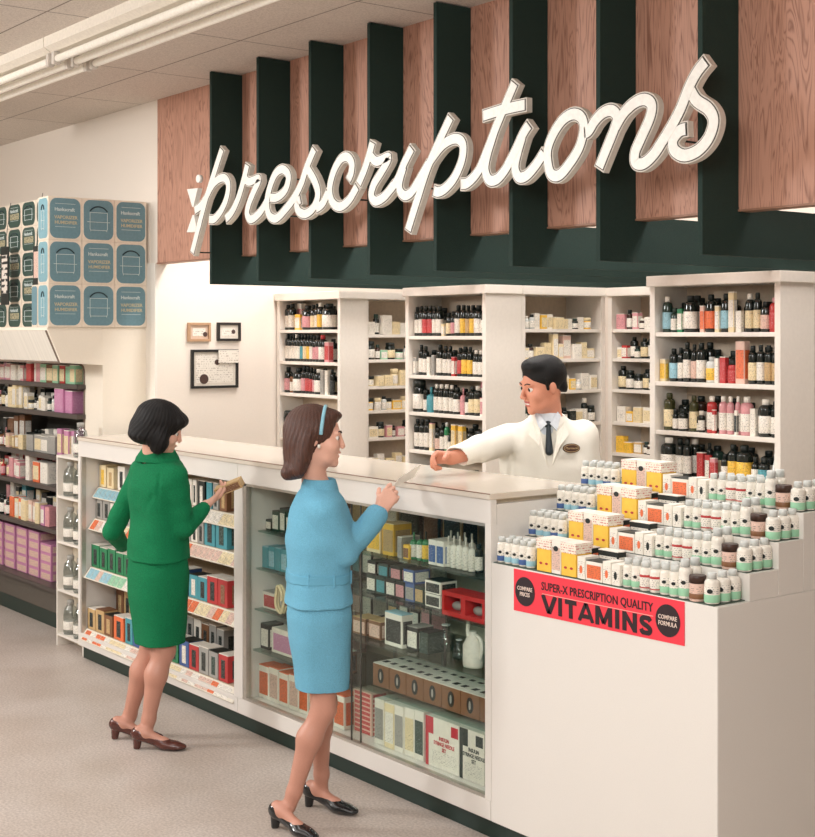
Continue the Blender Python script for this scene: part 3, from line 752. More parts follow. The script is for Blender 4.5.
for ch, x_ in lay:
    wd, st = GL[ch]; vs_, fs_ = [], []
    if st is None: st = [[(.86, .74), (.74, .86), (.5, .9), (.24, .84), (.15, .7), (.28, .57), (.6, .47), (.84, .33), (.78, .16), (.5, .1), (.22, .14), (.12, .28)]]
    for k_, s_ in enumerate(st):
        P_ = [((x_+p_[0]*wd-tw/2)*sc_, (p_[1]-.5)*hh_) for p_ in s_]
        if ch == 'S': P_ = catmull(P_, 4); ribbon(vs_, fs_, P_, th_*.92, -.0006, .001)
        else:
            for q0, q1 in zip(P_, P_[1:]): ribbon(vs_, fs_, [np.array(q0), np.array(q1)], th_*(.8 if ch in 'MNA' and q0[0] != q1[0] else 1), -.0006-.0001*k_, .001)
    me = mesh('letter', vs_, fs_, INK); bm = bmesh.new(); bm.from_mesh(me)
    for nz, zz in ((1, hh_/2), (-1, -hh_/2)): bmesh.ops.bisect_plane(bm, geom=bm.verts[:]+bm.edges[:]+bm.faces[:], plane_co=(0, 0, zz), plane_no=(0, 0, nz), clear_outer=True)
    bm.to_mesh(me); bm.free(); link('letter', me, L2)
ru = box('rule', -.325*BWd, .325*BWd, -.0022, -.0012, -.001, .0014, mat('rule_pink', (250, 170, 160), .6), BN); ru.location = (.012*BWd, 0, .035*BH); ru.rotation_euler = (0, ang, 0)
for s, tx in ((-1, 'COMPARE\nPRICES'), (1, 'COMPARE\nFORMULA')):
    u = -.425 if s < 0 else .415
    rr = .36*BH
    d = link('disc', lathe('disc', [(rr, 0), (rr, .0012)], INK, 28), BN, (u*BWd, -.0012, dz_(u)), (math.pi/2, 0, 0))
    btxt('disc_text', tx, u*BWd, dz_(u), .082, .036, BW, .0008, ang, yy=-.003)

# ------------------------------------------------------------------ prescription cabinets
def cabinet(x0, x1, y0, y1, zs, lab, name='shelf_cabinet', facing='y', z1=2.232):
    """bookcase-like cabinet; facing 'y' opens towards -y, 'x' opens towards +x"""
    o = empty(name, ((x0+x1)/2, (y0+y1)/2, 0), 0, lab, 'shelf cabinet', 'white prescription shelving'); of = ((x0+x1)/2, (y0+y1)/2, 0); t = .03
    B = lambda n, *a, m=WHITE2, bev=0: box(n, *a, m, o, bev, of)
    if facing == 'y':
        B('side_panel', x0, x0+t, y0, y1, 0, z1-.05); B('side_panel', x1-t, x1, y0, y1, 0, z1-.05); B('back_panel', x0+t, x1-t, y1-.012, y1, 0, z1-.05, m=BACK)
        for z in zs: B('shelf', x0+t, x1-t, y0+.004, y1-.012, z-.02, z, bev=.002)
        B('cornice', x0-.012, x1+.012, y0-.015, y1, z1-.05, z1, bev=.003); B('plinth', x0+t, x1-t, y0+.01, y1-.02, 0, .1)
    else:
        B('side_panel', x0, x1, y0, y0+t, 0, z1-.05); B('side_panel', x0, x1, y1-t, y1, 0, z1-.05); B('back_panel', x0, x0+.012, y0+t, y1-t, 0, z1-.05, m=BACK)
        for z in zs: B('shelf', x0+.012, x1-.004, y0+t, y1-t, z-.02, z, bev=.002)
        B('cornice', x0, x1+.012, y0, y1, z1-.05, z1, bev=.003); B('plinth', x0+.02, x1-.01, y0+t, y1-t, 0, .1)
    return o
BACK = mat('cabinet_back', (212, 194, 172), .7)
ZA = [1.99, 1.783, 1.575, 1.28]; ZC = [1.95, 1.722, 1.507, 1.287, 1.06]; ZE = [1.967, 1.737, 1.508, 1.295]
cabinet(-7.80, -7.06, 4.87, 5.07, ZA+[1.0, .7, .4], 'white shelf cabinet nearest the framed certificates, full of dark bottles')
cabinet(-6.43, -5.705, 4.90, 5.16, ZC+[.8, .5], 'middle white shelf cabinet of dark bottles, behind the counter')
cabinet(-4.47, -3.72, 4.86, 5.10, ZE+[1.0, .7, .4], 'white shelf cabinet nearest the camera, behind the vitamin display')
ZB = [1.96, 1.80, 1.63, 1.475, 1.30, 1.10]; ZD = [1.99, 1.82, 1.64, 1.45, 1.27, 1.1]
cabinet(-7.40, -7.085, 5.075, 6.45, ZB+[.8, .5], 'narrow white shelving of small boxes between the left and middle cabinets', facing='x')
cabinet(-6.02, -5.71, 5.165, 5.825, ZD+[.8, .5], 'white shelving of small medicines directly behind the pharmacist', facing='x')
cabinet(-5.70, -4.75, 5.84, 6.1, ZD+[.8, .5], 'white shelving bay between the pharmacist and the nearest cabinet')
cabinet(-4.05, -3.72, 5.12, 6.4, [1.95, 1.72, 1.5, 1.28, 1.0], 'white shelving behind the nearest cabinet, at the right frame edge', facing='x')

# ------------------------------------------------------------------ cosmetics wall unit at far left
CU = empty('cosmetics_wall_unit', (-9.4, 3.7, 0), 0, 'white wall unit with dark shelves of cosmetics at the far left', 'shelf unit'); of = (-9.4, 3.7, 0)
DK = mat('dark_shelf', (74, 66, 62), .4); DKB = mat('dark_unit_back', (58, 58, 52), .7); PANEL = mat('unit_panel', (236, 226, 210), .6, var=.01)
Bc = lambda n, *a, m=PANEL, bev=0: box(n, *a, m, CU, bev, of)
XE, YF = -7.95, 3.69
ZCO = [1.64, 1.45, 1.165, .96, .68, .293]
Bc('side_panel', XE-.03, XE, YF, 3.998, 0, 1.99)
Bc('back_panel', -11.5, XE-.03, 3.985, 3.998, .1, 1.95, m=DKB)
pts = [(XE-.03-of[0], 0), (XE-.03-of[0], 1.99)]
# front surround with a rounded upper corner
xo = -8.215-of[0]; rr = .06; arc = [(xo-rr+rr*math.sin(a), 1.765-rr+rr*math.cos(a)) for a in [math.pi/2*k/8 for k in range(9)]]
link('surround', prism('surround', [(-2.1, 1.984), (-2.1, 1.765)]+arc+[(xo, .0), (XE-.0305-of[0], 0), (XE-.0305-of[0], 1.984)], 'y', -.01, .02, PANEL), CU)
em = [(xo-.9, -.012, 1.765)]+[(a, -.012, b) for a, b in arc]+[(xo, -.012, 1.0)]
tube('edge_trim', em, .007, mat('trim_brown', (120, 104, 92), .4), parent=CU)
for z in ZCO: Bc('shelf', -11.5, -8.20, YF-.06, 3.985, z-.03, z, m=DK, bev=.003)
Bc('lower_panel', -11.5, -8.19, YF, YF+.02, .11, .263, m=mat('lower_panel', (86, 80, 72), .5)); Bc('kick_board', -11.5, -8.0, YF+.02, 3.98, 0, .11, m=KICK)
Bc('top_ledge', -11.5, -7.955, 3.33, 3.99, 1.985, 2.004, m=PANEL)
RIB = mat('ribbed_diffuser', (232, 226, 214), .5, bump=.6, scale=40, stretch=(1, .01, .01))
cn = link('canopy', prism('canopy', [(3.335-of[1], 1.985), (3.42-of[1], 1.79), (3.70-of[1], 1.77), (3.70-of[1], 1.985)], 'x', -2.1, XE-.031-of[0], RIB), CU)
link('canopy_end', prism('canopy_end', [(3.333-of[1], 1.985), (3.418-of[1], 1.788), (3.70-of[1], 1.768), (3.70-of[1], 1.985)], 'x', XE-.0305-of[0], XE-.0005-of[0], PANEL), CU)
tube('canopy_trim', [(XE-.028-of[0], 3.333-of[1], 1.985), (XE-.028-of[0], 3.42-of[1], 1.787)], .009, mat('trim_brown', (120, 104, 92), .4), parent=CU)
tube('canopy_trim', [(-2.1, 3.42-of[1], 1.787), (XE-.028-of[0], 3.42-of[1], 1.787)], .008, mat('trim_brown', (120, 104, 92), .4), parent=CU)

# small white end shelving with clear jugs
ES = empty('end_shelf', (-8.12, 3.60, 0), 0, 'narrow white shelf unit at the left end of the counter', 'shelf unit'); of = (-8.12, 3.60, 0)
Be = lambda n, *a, m=WHITE2: box(n, *a, m, ES, .001, of)
ZJ = [.08, .36, .662, .946]
Be('side_panel', -8.24, -8.225, 3.51, 3.625, 0, 1.2); Be('side_panel', -7.85, -7.835, 3.51, 3.625, 0, 1.2); Be('back_panel', -8.225, -7.85, 3.613, 3.625, 0, 1.2, m=INN)
for z in ZJ+[1.2]: Be('shelf', -8.225, -7.85, 3.51, 3.613, z-.015, z)
# ------------------------------------------------------------------ bottles on the prescription shelving
YA, YC, YE = 4.925, 4.95, 4.91
LA, LC, LE = (-7.765, -7.095), (-6.395, -5.74), (-4.435, -3.755)
NA = ['on top shelf of cabinet beside certificates', 'on second shelf of cabinet beside certificates', 'on third shelf of cabinet beside certificates', 'on fourth shelf of cabinet beside certificates']
shelf_row('272 277 26 Bkwk;277 283 27 Bkwk;284 295 15 Cywy;285 294 26 Cwpw b;296 305 25 Bkpk;305 310 26 Bkck;310 314 27 Bkwk;314 320 28 Bkyw;318 323 26 Bkyk b;323 334 27 Bkwk', NA[0], ZA[0], Y=YA, lim=LA)
shelf_row('272 276 28 Bkwk;276 280 28 Bkwk;280 283.5 28 Bkwk;283.5 287 28 Bkww;287 291 28 Bkwk;291 295 28 Bktk;295 299.5 28 Bkck;299.5 303.5 28 Bkyk;303.5 307.5 28 Bkwk;307.5 311.5 27 Bkpk;311.5 317 28 Bkpk;317 324 28 Bkwr;324 333 20 Cprw', NA[1], ZA[1], Y=YA, lim=LA)
shelf_row('272 278 26 Bkpk;278 282 20 Bnwk;284 293 26 Bkwk;293 298 28 Bkpk;298 302.5 28 Bkrk;302.5 307 27 Bkrk;307 311 26 Bkpk;311 319 26 Bkww;318 325 24 Cssw;324 330 24 Cwww;330 334 27 Bkkk', NA[2], ZA[2], Y=YA, lim=LA)
shelf_row('272 281 27 Jkwk;280 291 27 Jkwk;293 301 22 Jkwk;310 318 24 Skwk;322 331 26 Bkck', NA[3], ZA[3], Y=YA, lim=LA)
NC = ['on top shelf of middle cabinet', 'on second shelf of middle cabinet', 'on third shelf of middle cabinet', 'on fourth shelf of middle cabinet', 'on lowest shelf of middle cabinet']
shelf_row('408 412.5 30 Bkwk;412.5 417 31 Bkwk;417 422.5 31 Bkrk;422.5 427.5 31 Bkrk;427.5 432 31 Bkwk;432 438 31 Bkwk;438.5 443 12 Ccwc;443 448 24 Bkck;448 452.5 25 Bkpk;453 459 32 Bkwk;459 464.5 32 Bkyk;464.5 469.5 32 Bkek;469.5 475 32 Bkyk;475 482.5 32 Bkwk;482.5 490 30 Bkwk', NC[0], ZC[0], Y=YC, lim=LC)
shelf_row('408 413.5 17 Csww;413.5 418 31 Bkwk;418 423 30 Bkwk;423 428.5 18 Cwww;428.5 433 20 Cssw;433.5 439.5 32 Bkwk;440 445 31 Bkwk;445 450 31 Bkwk;450 456 19 Crwp;456 461 30 Bkrk;461 467 31 Bkyk;467 472 31 Bkyk;473.5 479 28 Bkww;479 484.5 28 Bkww;484.5 490 27 Bkwk', NC[1], ZC[1], Y=YC, lim=LC)
shelf_row('408 418 33 Jkwk;418 423 23 Jkwk;422.5 429.5 26 Mttt;429.5 434.5 30 Bkww;434.5 440 30 Bkww;440 446 30 Bkww;446 451 30 Bkww;451 458 28 Bkwk;458.5 463.5 28 Mppp;463.5 468 24 Bkwk;468 474 30 Bkck;474 480 31 Bkcw;480 490 18 Cwpp;480 490 34 Cpww b', NC[2], ZC[2], Y=YC, lim=LC)
shelf_row('407 412.5 31 Bkwk;412.5 418 31 Bkwk;418 424 32 Bkwk;424 430 27 Ccwp;430 435 24 Bkhk;435 440 28 Bkwk;439.5 445 31 Bgwx;444 448 20 Bkwk;448 456 28 Cycw;456 464 28 Cycw;466 474 27 Bkck;476 486 26 Jkwk', NC[3], ZC[3], Y=YC, lim=LC)
shelf_row('411 420 22 Jdwd;420 428 22 Jdwd;470 478 26 Jdwd;478 489 26 Jdwd;430 438 24 Jkwk;440 449 24 Jkwk;452 461 25 Jdwd', NC[4], ZC[4], Y=YC, lim=LC)
NE = ['on top shelf of nearest cabinet', 'on second shelf of nearest cabinet', 'on third shelf of nearest cabinet', 'on lowest shelf of nearest cabinet']
shelf_row('651 662 37 Bdbw;660 668.5 25 Sdwd;668.5 676 23 Cgwg;676.5 687 38 Bkwk;684 693 38 Bkwk b;692.5 701 26 Chow;698 710 39 Bkok;710 716.5 26 Ccww;716.5 724.5 40 Bkbk;724.5 733 40 Ccww;733 741 21 Cwww;741.5 752 40 Bkcw;750 760.5 41 Bkck;760 769 32 Bkhk;770.5 780 36 Brrp', NE[0], ZE[0], Y=YE, lim=LE)
shelf_row('650 658.5 22 Ccyw;660 668 34 Bkbk;668 675 35 Bkwk;674.5 682.5 41 Bkwk;682.5 690 39 Bkhk;689 699 41 Bkwk;698 707 41 Bkkk b;701 710 27 Bxyx;710 716 24 Cwww;715.5 724 26 Crrw;724.5 732 24 Prrk;726 732 31 Bkkk b;732.5 745.5 42 Choh;746 754.5 40 Bkck;754.5 763.5 41 Bkwk;763.5 772 41 Bkek;772 780 40 Bkek', NE[1], ZE[1], Y=YE, lim=LE)
shelf_row('651 666 38 Bvcv;661 669.5 22 Pkwk;669 678 23 Pkwk;678 693 37 Bvcv;686 692 16 Pkwk;690 697.5 22 Pkww;697.5 713 38 Brww;705.5 714 23 Crww;713.5 722 39 Bpww;721.5 730 39 Bpww;729.5 738.5 40 Bpww;730.5 738 24 Cwkw;739 749 40 Bpww;749 757 27 Cwww;757.5 772 39 Bkww;771 781 38 Bkwk', NE[2], ZE[2], Y=YE, lim=LE)
shelf_row('651 665 39 Bkww;665 675 39 Bkwk;674 682 39 Bkwk;681 690 39 Bkww b;690 699 26 Crrw;699 704 36 Bkkk b;699 706 24 Crwr;704.5 712 22 Cprw;715 724 28 Bkwk;722 735 39 Bkyk;734.5 747 39 Bkyk;749 757 28 Skwk;757 768 29 Sktk;770 780 34 Fxxx', NE[3], ZE[3], Y=YE, lim=LE)

for zs_, lm_, yy_, nm_ in ((ZA[:3], LA, YA, 'cabinet beside certificates'), (ZC[:4], LC, YC, 'middle cabinet'), (ZE[:4], LE, YE, 'nearest cabinet')):
    for i_, z_ in enumerate(zs_):
        n_ = 7; w_ = (lm_[1]-lm_[0])/n_
        for k_ in range(n_):
            ww = min(.056 if yy_ == YA else .066, w_*.8)
            product('bottle', lm_[0]+w_*(k_+.5), yy_+(.082 if yy_ == YA else .105), z_, 0, ww, ww, random.uniform(.135, .165), random.choice('kkkda'), random.choice('wcw'), 'k', 'behind '+['top', 'second', 'third', 'fourth'][i_]+' row of '+nm_, k_)
# small boxes and vials on the narrow bays (generated, one by one)
def bay_row(place, z, xs, pal, Y=None, X=None, hmin=.05, hmax=.085, kinds='CCCPPT', gap=.002, big=.12, dmax=.075, wr=(.035, .07)):
    a, b = xs; u = a; n = 0
    while u < b-.03:
        k = random.choice(kinds); w = random.uniform(*wr); h = random.uniform(hmin, hmax)*(1.22 if 'cosmetics' in place else 1.15)
        c = random.choice(pal)
        if random.random() < big: h *= 1.5
        if k == "P": w = random.uniform(.032, .042); c3 = random.choice('kkwd'); spec = ('pill', random.choice('akdx'), 'w', c3)
        elif k == 'J': w = random.uniform(.05, .065); h = random.uniform(.09, .12); spec = ('jar', 'k', random.choice('wwc'), 'k')
        elif k == 'B': w = random.uniform(.045, .06); h = random.uniform(.11, .14); spec = ('bottle', 'k', random.choice('wwcb'), 'k')
        elif k == 'M': w = random.uniform(.035, .05); h = random.uniform(.11, .15); spec = ('pump', c, random.choice('wcp'), random.choice('wkpr'))
        elif k == 'T': w = random.uniform(.045, .06); h *= .8; spec = ('tub', c, 'w', random.choice('wck'))
        else: spec = ('carton', c, random.choice('wwc'+c), 'w' if random.random() < .5 else None)
        d = w if spec[0] != 'carton' else min(dmax, w*random.uniform(.6, 1.1))
        if u+w > b: break
        p = u+w/2
        jig = random.uniform(-.012, .012)
        if Y is not None: product(spec[0], p, Y+jig+d/2-.03, z, random.uniform(-.06, .06), w, d, h, *spec[1:], place, p)
        else: product(spec[0], X-jig-d/2+.03, p, z, math.pi/2+random.uniform(-.06, .06), w, d, h, *spec[1:], place, p)
        u += w+gap+random.random()*.006; n += 1
OW = ['top', 'second', 'third', 'fourth', 'fifth', 'sixth']
for i, z in enumerate(ZB): bay_row('on '+OW[i]+' shelf of narrow left bay', z, (5.12, 5.66), ['wwwc', 'wtlk', 'ccyb', 'cynw', 'wpws', 'wcpn'][i], X=-7.13, kinds=['CCPPT', 'CPPJT', 'CCCT', 'CPTT', 'CPJP', 'CCC'][i], wr=(.04, .08))
for i, z in enumerate(ZD[:5]): bay_row('on '+OW[i]+' shelf behind the pharmacist', z, (5.20, 5.79), ['wwcy', 'ccwh', 'cyww', 'wkww', 'wecc'][i], X=-5.755, kinds=['CPPCT', 'CCPPC', 'CCPP', 'JPJC', 'CPC'][i])
for i, z in enumerate(ZD): bay_row('on '+OW[i]+' shelf of rear corner bay', z, (-5.66, -4.80), ['wwwp', 'wrwk', 'wlww', 'ccyw', 'ceyn', 'wwcc'][i], Y=5.90, kinds=['CPBC', 'PBBC', 'PPJB', 'CCCT', 'CCPC', 'CCP'][i])
for i, z in enumerate([1.95, 1.72, 1.5, 1.28]): bay_row('on '+OW[i]+' shelf at right frame edge', z, (5.16, 5.5), 'nwrk', X=-3.765, kinds='BJPC')

# ------------------------------------------------------------------ the vitamins on the four steps
TN = ['lowest', 'second', 'third', 'top']
def logo(o, w, d, z, kind='carton'):
    me = cached(('logo', q(w, .004)), lambda: lathe('logo', [(w*.2, 0), (w*.2, .0015)], pm('k'), 14, 1.3))
    link('logo', me, o, (0, -d/2-.0005, z), (math.pi/2, 0, 0))
VIT = 'vitamins on the stepped counter'
for i in range(4):
    z = ZS[i]+.002; yf = YS[i]+.026; T = TN[i]+' vitamin step'
    def put(kind, x, dy, w, d, h, c, place, look, lg=0):
        c = [None if v == '-' else v for v in c]
        o = product(kind, x, yf+dy, z, 0, w, d, h, *c, place, x, look, VIT)
        if lg: logo(o, w, d, lg)
        return o
    def band(o, r, h, c, z0=.07, z1=.27):
        link('band', cached(('band', q(r), q(h), c), lambda: lathe('band', [(r*1.03, z0*h), (r*1.05, z0*h+.001), (r*1.05, z1*h-.001), (r*1.03, z1*h)], pm(c), 16)), o)
    def mark(o, r, h, c='k', z=.42, s=.3):
        me = cached(('mark', q(r), q(h), c), lambda: lathe('logo', [(r*s, 0), (r*s, .0012)], pm(c), 12, 1.3)); link('logo', me, o, (r*.45, -r*.97, z*h), (math.pi/2, 0, R(25)))
    F_, B_ = 'on '+T, 'at back of '+T
    x = -3.975
    for k in range(5):
        for dy, pl in ((0, F_), (.048, B_)):
            lk = 'small white bottle with '+('pale blue' if k in (1, 2, 4) else 'dark blue')+' band'
            o = put('pill', x+dy*.1, dy, .036, .036, .098, 'wwx', pl, lk)
            band(o, .018, .098, 'b' if k in (1, 2, 4) else 'u'); mark(o, .018, .098)
        x += .041
    x += .012
    for w, c in ((.076, 'y-w'), (.048, 'whw'), (.076, 'y-w')):
        o = put('carton', x+w/2, .022, w, .085, .12, c, F_, 'yellow carton with white top band' if c[0] == 'y' else 'slim white carton with dark oval')
        if c[0] == 'w': logo(o, w, .085, .092)
        else:
            me = cached(('ybox', w), lambda: bm_mesh('white_band', (lambda b: (add_box(b, -w/2-.0008, w/2+.0008, -.0433, .0425, .083, .1195), b)[1])(bmesh.new()), print_mat('red_print', (238, 230, 214), (206, 130, 120), 110, 170, .54))); link('white_band', me, o)
            for sx_ in (-.2, .2):
                me = cached(('capsule', 1), lambda: lathe('capsule_print', [(.0045, 0), (.0045, .001)], pm('r'), 12, 1.7)); link('capsule_print', me, o, (sx_*w, -.0426, .03), (math.pi/2, 0, 0))
        x += w+.003
    x += .004
    for w, c, hh in ((.040, 'wow', .078), (.08, 'wok', .07), (.04, 'wow', .076), (.04, 'wkw', .072)):
        look = {'wow': 'small white box with orange print', 'wok': 'white carton with orange front and dark top', 'wkw': 'small white box with dark green print'}[c]
        o = put('carton', x+w/2, .015, w, .07, hh, c[0]+('o' if c[1] == 'o' and w > .05 else 'w')+c[2], F_, look)
        if w < .05: link('bottle_print', cached(('bp', c[1]), lambda: lathe('bottle_print', [(.009, 0), (.009, .001)], pm(c[1]), 12, .8, 1.6)), o, (0, -.0362, .034), (math.pi/2, 0, 0))
        x += w+.003
    for k, (w, hh, c, look) in enumerate([(.036, .10, 'l', 'slim white bottle with pale green band'), (.036, .10, 'l', 'slim white bottle with pale green band'), (.042, .10, 'r', 'white bottle with red lettering'), (.042, .10, 'r', 'white bottle with red lettering'),
            (.038, .105, 'l', 'slim white bottle with pale green band'), (.038, .105, 'l', 'slim white bottle with pale green band'), (.044, .13, 'l', 'tall white bottle with pale green band'), (.054, .085, 'n', 'squat jar with dark brown lid')]):
        for dy, pl in ((0, F_), (.052, B_)):
            if k == 7 and dy: continue
            if k < 7:
                o = put('pill', x+w/2-dy*.06, dy, w, w, hh, 'wwx', pl, look)
                if c == 'l': band(o, w/2, hh, 'l'); mark(o, w/2, hh)
                else: band(o, w/2, hh, 'r', .1, .14); band(o, w/2, hh*1.0001+.0021, 'r', .46, .54)
            else:
                o = put('tub', x+w/2, dy, w, w, hh, 'hha', pl, look); band(o, w/2, hh, 'n', .1, .3)
        x += w+.0035
    for r_ in range(3):
        o = put('squat', x+.028, .002+r_*.053-.002*(r_ > 1), .050, .050, .100, 'wwx', [F_, 'in middle of ', 'at back of '][r_]+('' if r_ == 0 else T), 'big white bottle with pale green band')
        band(o, .025, .1, 'l', .05, .3); mark(o, .025, .1)
    # second row of dark-topped cartons on the upper steps
    if i < 3:
        put('carton', -3.60, .080, .10, .042, .10, 'kow', 'at back of '+T, 'orange carton with dark green sides')
        put('carton', -3.47, .080, .10, .042, .10, 'kww', 'at back of '+T, 'white carton with dark green sides')

# ------------------------------------------------------------------ case one: hair colour cartons
P1 = ['on top shelf of open case', 'on second shelf of open case', 'on third shelf of open case', 'on bottom shelf of open case']
def cartons(place, z, y, lst, dep=.09):
    """lst of (px0, px1, height m, colours)"""
    LM = (-7.785, -5.965) if 'open case' in place else (-5.875, -4.05)
    g = fit([at_y(v, y)[0] for e in lst for v in e[:2]], LM)
    for px0, px1, h, c in lst:
        x0, x1 = g(at_y(px0, y)[0]), g(at_y(px1, y)[0]); dd = min(dep, (x1-x0)*1.2)
        c1_, c2_, c3_ = [None if v == '-' else v for v in c]
        w = max(.012, (x1-x0)*.93)
        product('carton', (x0+x1)/2, y+dep/2, z, random.uniform(-.03, .03), w, dep, h, c1_, c2_, c3_, place, px0)
def rowc(px0, px1, n, h, cols, j=.008):
    out = []; w = (px1-px0)/n
    for k in range(n): out.append((px0+k*w, px0+(k+1)*w, h+random.uniform(-j, j), cols[k % len(cols)] if isinstance(cols, list) else cols))
    return out
cartons(P1[0], 1.036, 3.59, [(93, 100, .13, 'cyc'), (101, 108, .12, 'cec'), (112, 120, .14, 'wkw'), (124, 134, .13, 'ttw'), (138, 148, .12, 'kkw'), (152, 162, .13, 'wpw'), (168, 178, .12, 'dtw'), (184, 190, .135, 'wkw'), (190.5, 195, .135, 'wkw'), (196, 204, .14, 'kww'), (205, 211, .14, 'ttw'), (212, 218, .14, 'skw'), (219, 227, .13, 'nek')])
cartons(P1[1], .846, 3.565, rowc(91, 121, 4, .115, ['skw', 'skw', 'wkw', 'skw'])+rowc(124, 180, 6, .115, ['skw', 'wsw', 'dsw', 'skw', 'wkw', 'skw'])+rowc(183, 203, 3, .11, ['skw', 'wkw', 'skw'])+rowc(203, 227, 2, .145, ['tkt', 'tdt']))
cartons(P1[2], .556, 3.538, rowc(86, 128, 5, .135, ['gkw'])+rowc(129, 186, 6, .135, ['gkw', 'gwk', 'gkw', 'tkw', 'tkw', 'ukw'])+rowc(187, 206, 2, .13, ['twk', 'tkw'])+rowc(206, 228, 2, .135, ['rkw', 'rnw']))
cartons(P1[3], .186, 3.512, rowc(82, 108, 3, .13, ['ekw', 'ekn', 'nek'])+rowc(109, 120, 1, .14, ['okw'])+rowc(121, 137, 2, .14, ['tkw', 'ukw'])+rowc(138, 166, 3, .14, ['ukw', 'gkw', 'gkw'])+rowc(167, 176, 1, .14, ['gkw'])+rowc(177, 228, 5, .14, ['uwk', 'rkw', 'skw', 'sdk', 'rkw']))
cartons('at back of bottom shelf of open case', .186, 3.70, rowc(88, 126, 4, .22, ['nek', 'ekn'])+rowc(175, 224, 5, .19, ['skw', 'wkw', 'nkw', 'skw']))

# ------------------------------------------------------------------ case two
P2 = ['on top glass shelf', 'on second glass shelf', 'on third glass shelf', 'on fourth glass shelf', 'on floor of glass case']
ZG = [.986, .801, .601, .401, .161]
# left of the woman
cartons(P2[0], ZG[0], 3.60, [(254, 262, .05, 'dwk'), (263, 273, .10, 'dwk'), (274, 282, .12, 'dwk'), (283, 292, .10, 'dwd')])
cartons(P2[1], ZG[1], 3.58, rowc(249, 288, 5, .105, ['ttb', 'tbt'])+rowc(289, 312, 3, .1, ['ttb']))
cartons(P2[2], ZG[2], 3.58, [(251, 273, .085, 'wrs')]+rowc(292, 340, 3, .08, ['swe', 'nwe', 'ssw']))
cartons(P2[3], ZG[3], 3.57, [(255, 264, .125, 'kwd'), (266, 294, .12, 'wmw'), (297, 318, .12, 'nws'), (320, 342, .1, 'nkw')])
cartons(P2[4], ZG[4], 3.56, rowc(249, 304, 5, .165, ['woo', 'who'])+rowc(305, 345, 3, .15, ['woo', 'swo']))
# right half
cartons(P2[0], ZG[0], 3.60, [(366, 381, .13, 'cyc'), (382, 394, .14, 'yec'), (397, 402, .09, 'ssw'), (403, 409, .06, 'yny')]+[(428, 436, .105, 'wuw'), (436, 444, .105, 'wuw')], .10)
cartons('at back of top glass shelf', ZG[0], 3.80, [(384, 398, .22, 'cwy'), (400, 418, .2, 'dkd'), (422, 440, .2, 'knk'), (442, 462, .2, 'ekc'), (350, 366, .2, 'cec')], .1)
shelf_row('411 417 28 Mgwg;417.5 424 30 Mgwk;423 429 31 Mgyk;446 451.5 32 Mwww;451.5 457 33 Mwww;457 463 34 Mwww;463 469 34 Mwww;469 475.5 33 Mwww;476 482 30 Bkwk', P2[0], ZG[0], Y=3.63)
shelf_row('448 454 32 Mwww;455 461 32 Mwww;462 468 33 Mwww;469 475 33 Mwww', 'in second row, top glass shelf', ZG[0], Y=3.72)
cartons(P2[1], ZG[1], 3.62, rowc(366, 424, 6, .075, ['dwk', 'dtd', 'kwd', 'kpd', 'usu', 'dek'], 0)+[(424.5, 441, .055, 'wkk')])
def stack(place, z, y, px0, px1, h, n, c, dep=.09):
    for k in range(n):
        x0, t = at_y(px0, y); x1, t = at_y(px1, y)
        c_ = [None if v == '-' else v for v in c]
        product('carton', (x0+x1)/2, y+dep/2, z+k*(h+.001), 0, (x1-x0)*.95, dep, h, *c_, place, k)
for k, (a_, b_) in enumerate([(367, 376), (378, 388), (390, 401), (403, 414)]): stack('in '+ORD[k]+' stack on second glass shelf, upper row', ZG[1]+.0765, 3.625, a_, b_, .06, 1, ['kwd', 'dtk', 'kpd', 'uwk'][k])
stack('on top of long carton, second glass shelf', ZG[1]+.0565, 3.62, 424.5, 441, .055, 1, 'wkk')

cartons(P2[2], ZG[2], 3.60, [(352, 366, .075, 'nhe'), (368, 381, .08, 'nhe'), (406, 418, .1, 'kws'), (419, 428, .09, 'ddk')])
cartons(P2[2], ZG[2], 3.58, [(384, 403, .145, 'wkb')], .06)
bkp = ['kwd', 'dek', 'nkn', 'kpd', 'swe', 'dtk', 'nhe', 'kws']
for i_, (z_, hs) in enumerate(((ZG[1], .13), (ZG[2], .14), (ZG[3], .15), (ZG[0], .15))):
    pl = 'in back row of '+['second', 'third', 'fourth', 'top'][i_]+' glass shelf'
    if i_ == 3: cartons(pl, z_, 3.80, [(a_, a_+12, hs+random.uniform(-.02, .03), random.choice(bkp)) for a_ in range(262, 340, 14)], .1)
    else: cartons(pl, z_, 3.83, [(a_, a_+13, hs+random.uniform(-.04, .03), random.choice(bkp)) for a_ in list(range(262, 345, 15))+([] if i_ == 2 else list(range(372, 430, 15)))], .1)
# long carton of seven ovals
xa, t = at_y(369, 3.57); xb, t = at_y(483, 3.57)
nb = 7; wv = (xb-xa)/6.35
for k in range(nb):
    x = xa+wv*(k+.5)
    if x+wv/2 > X2-.04: continue
    o = product('carton', x, 3.58+.11, ZG[3], 0, wv*.985, .2, .098, 'n', None, 'w', P2[3], x, 'brown carton with dark oval and white top')
    link('oval', lathe('oval', [(.026, 0), (.026, .0012)], pm('k'), 22, .8, 1.25), o, (0, -.1005, .049), (math.pi/2, 0, 0))
    link('figure', lathe('figure', [(.012, 0), (.012, .001)], pm('s'), 14, .55, 1.5), o, (0, -.1017, .049), (math.pi/2, 0, 0))
    bm = bmesh.new()
    for sx_ in (-.25, .2): add_box(bm, sx_*wv-.014, sx_*wv+.014, -.06, -.03, .0985, .1); add_box(bm, sx_*wv-.012, sx_*wv+.016, .03, .05, .0985, .1)
    link('top_print', bm_mesh('top_print', bm, pm('k')), o)
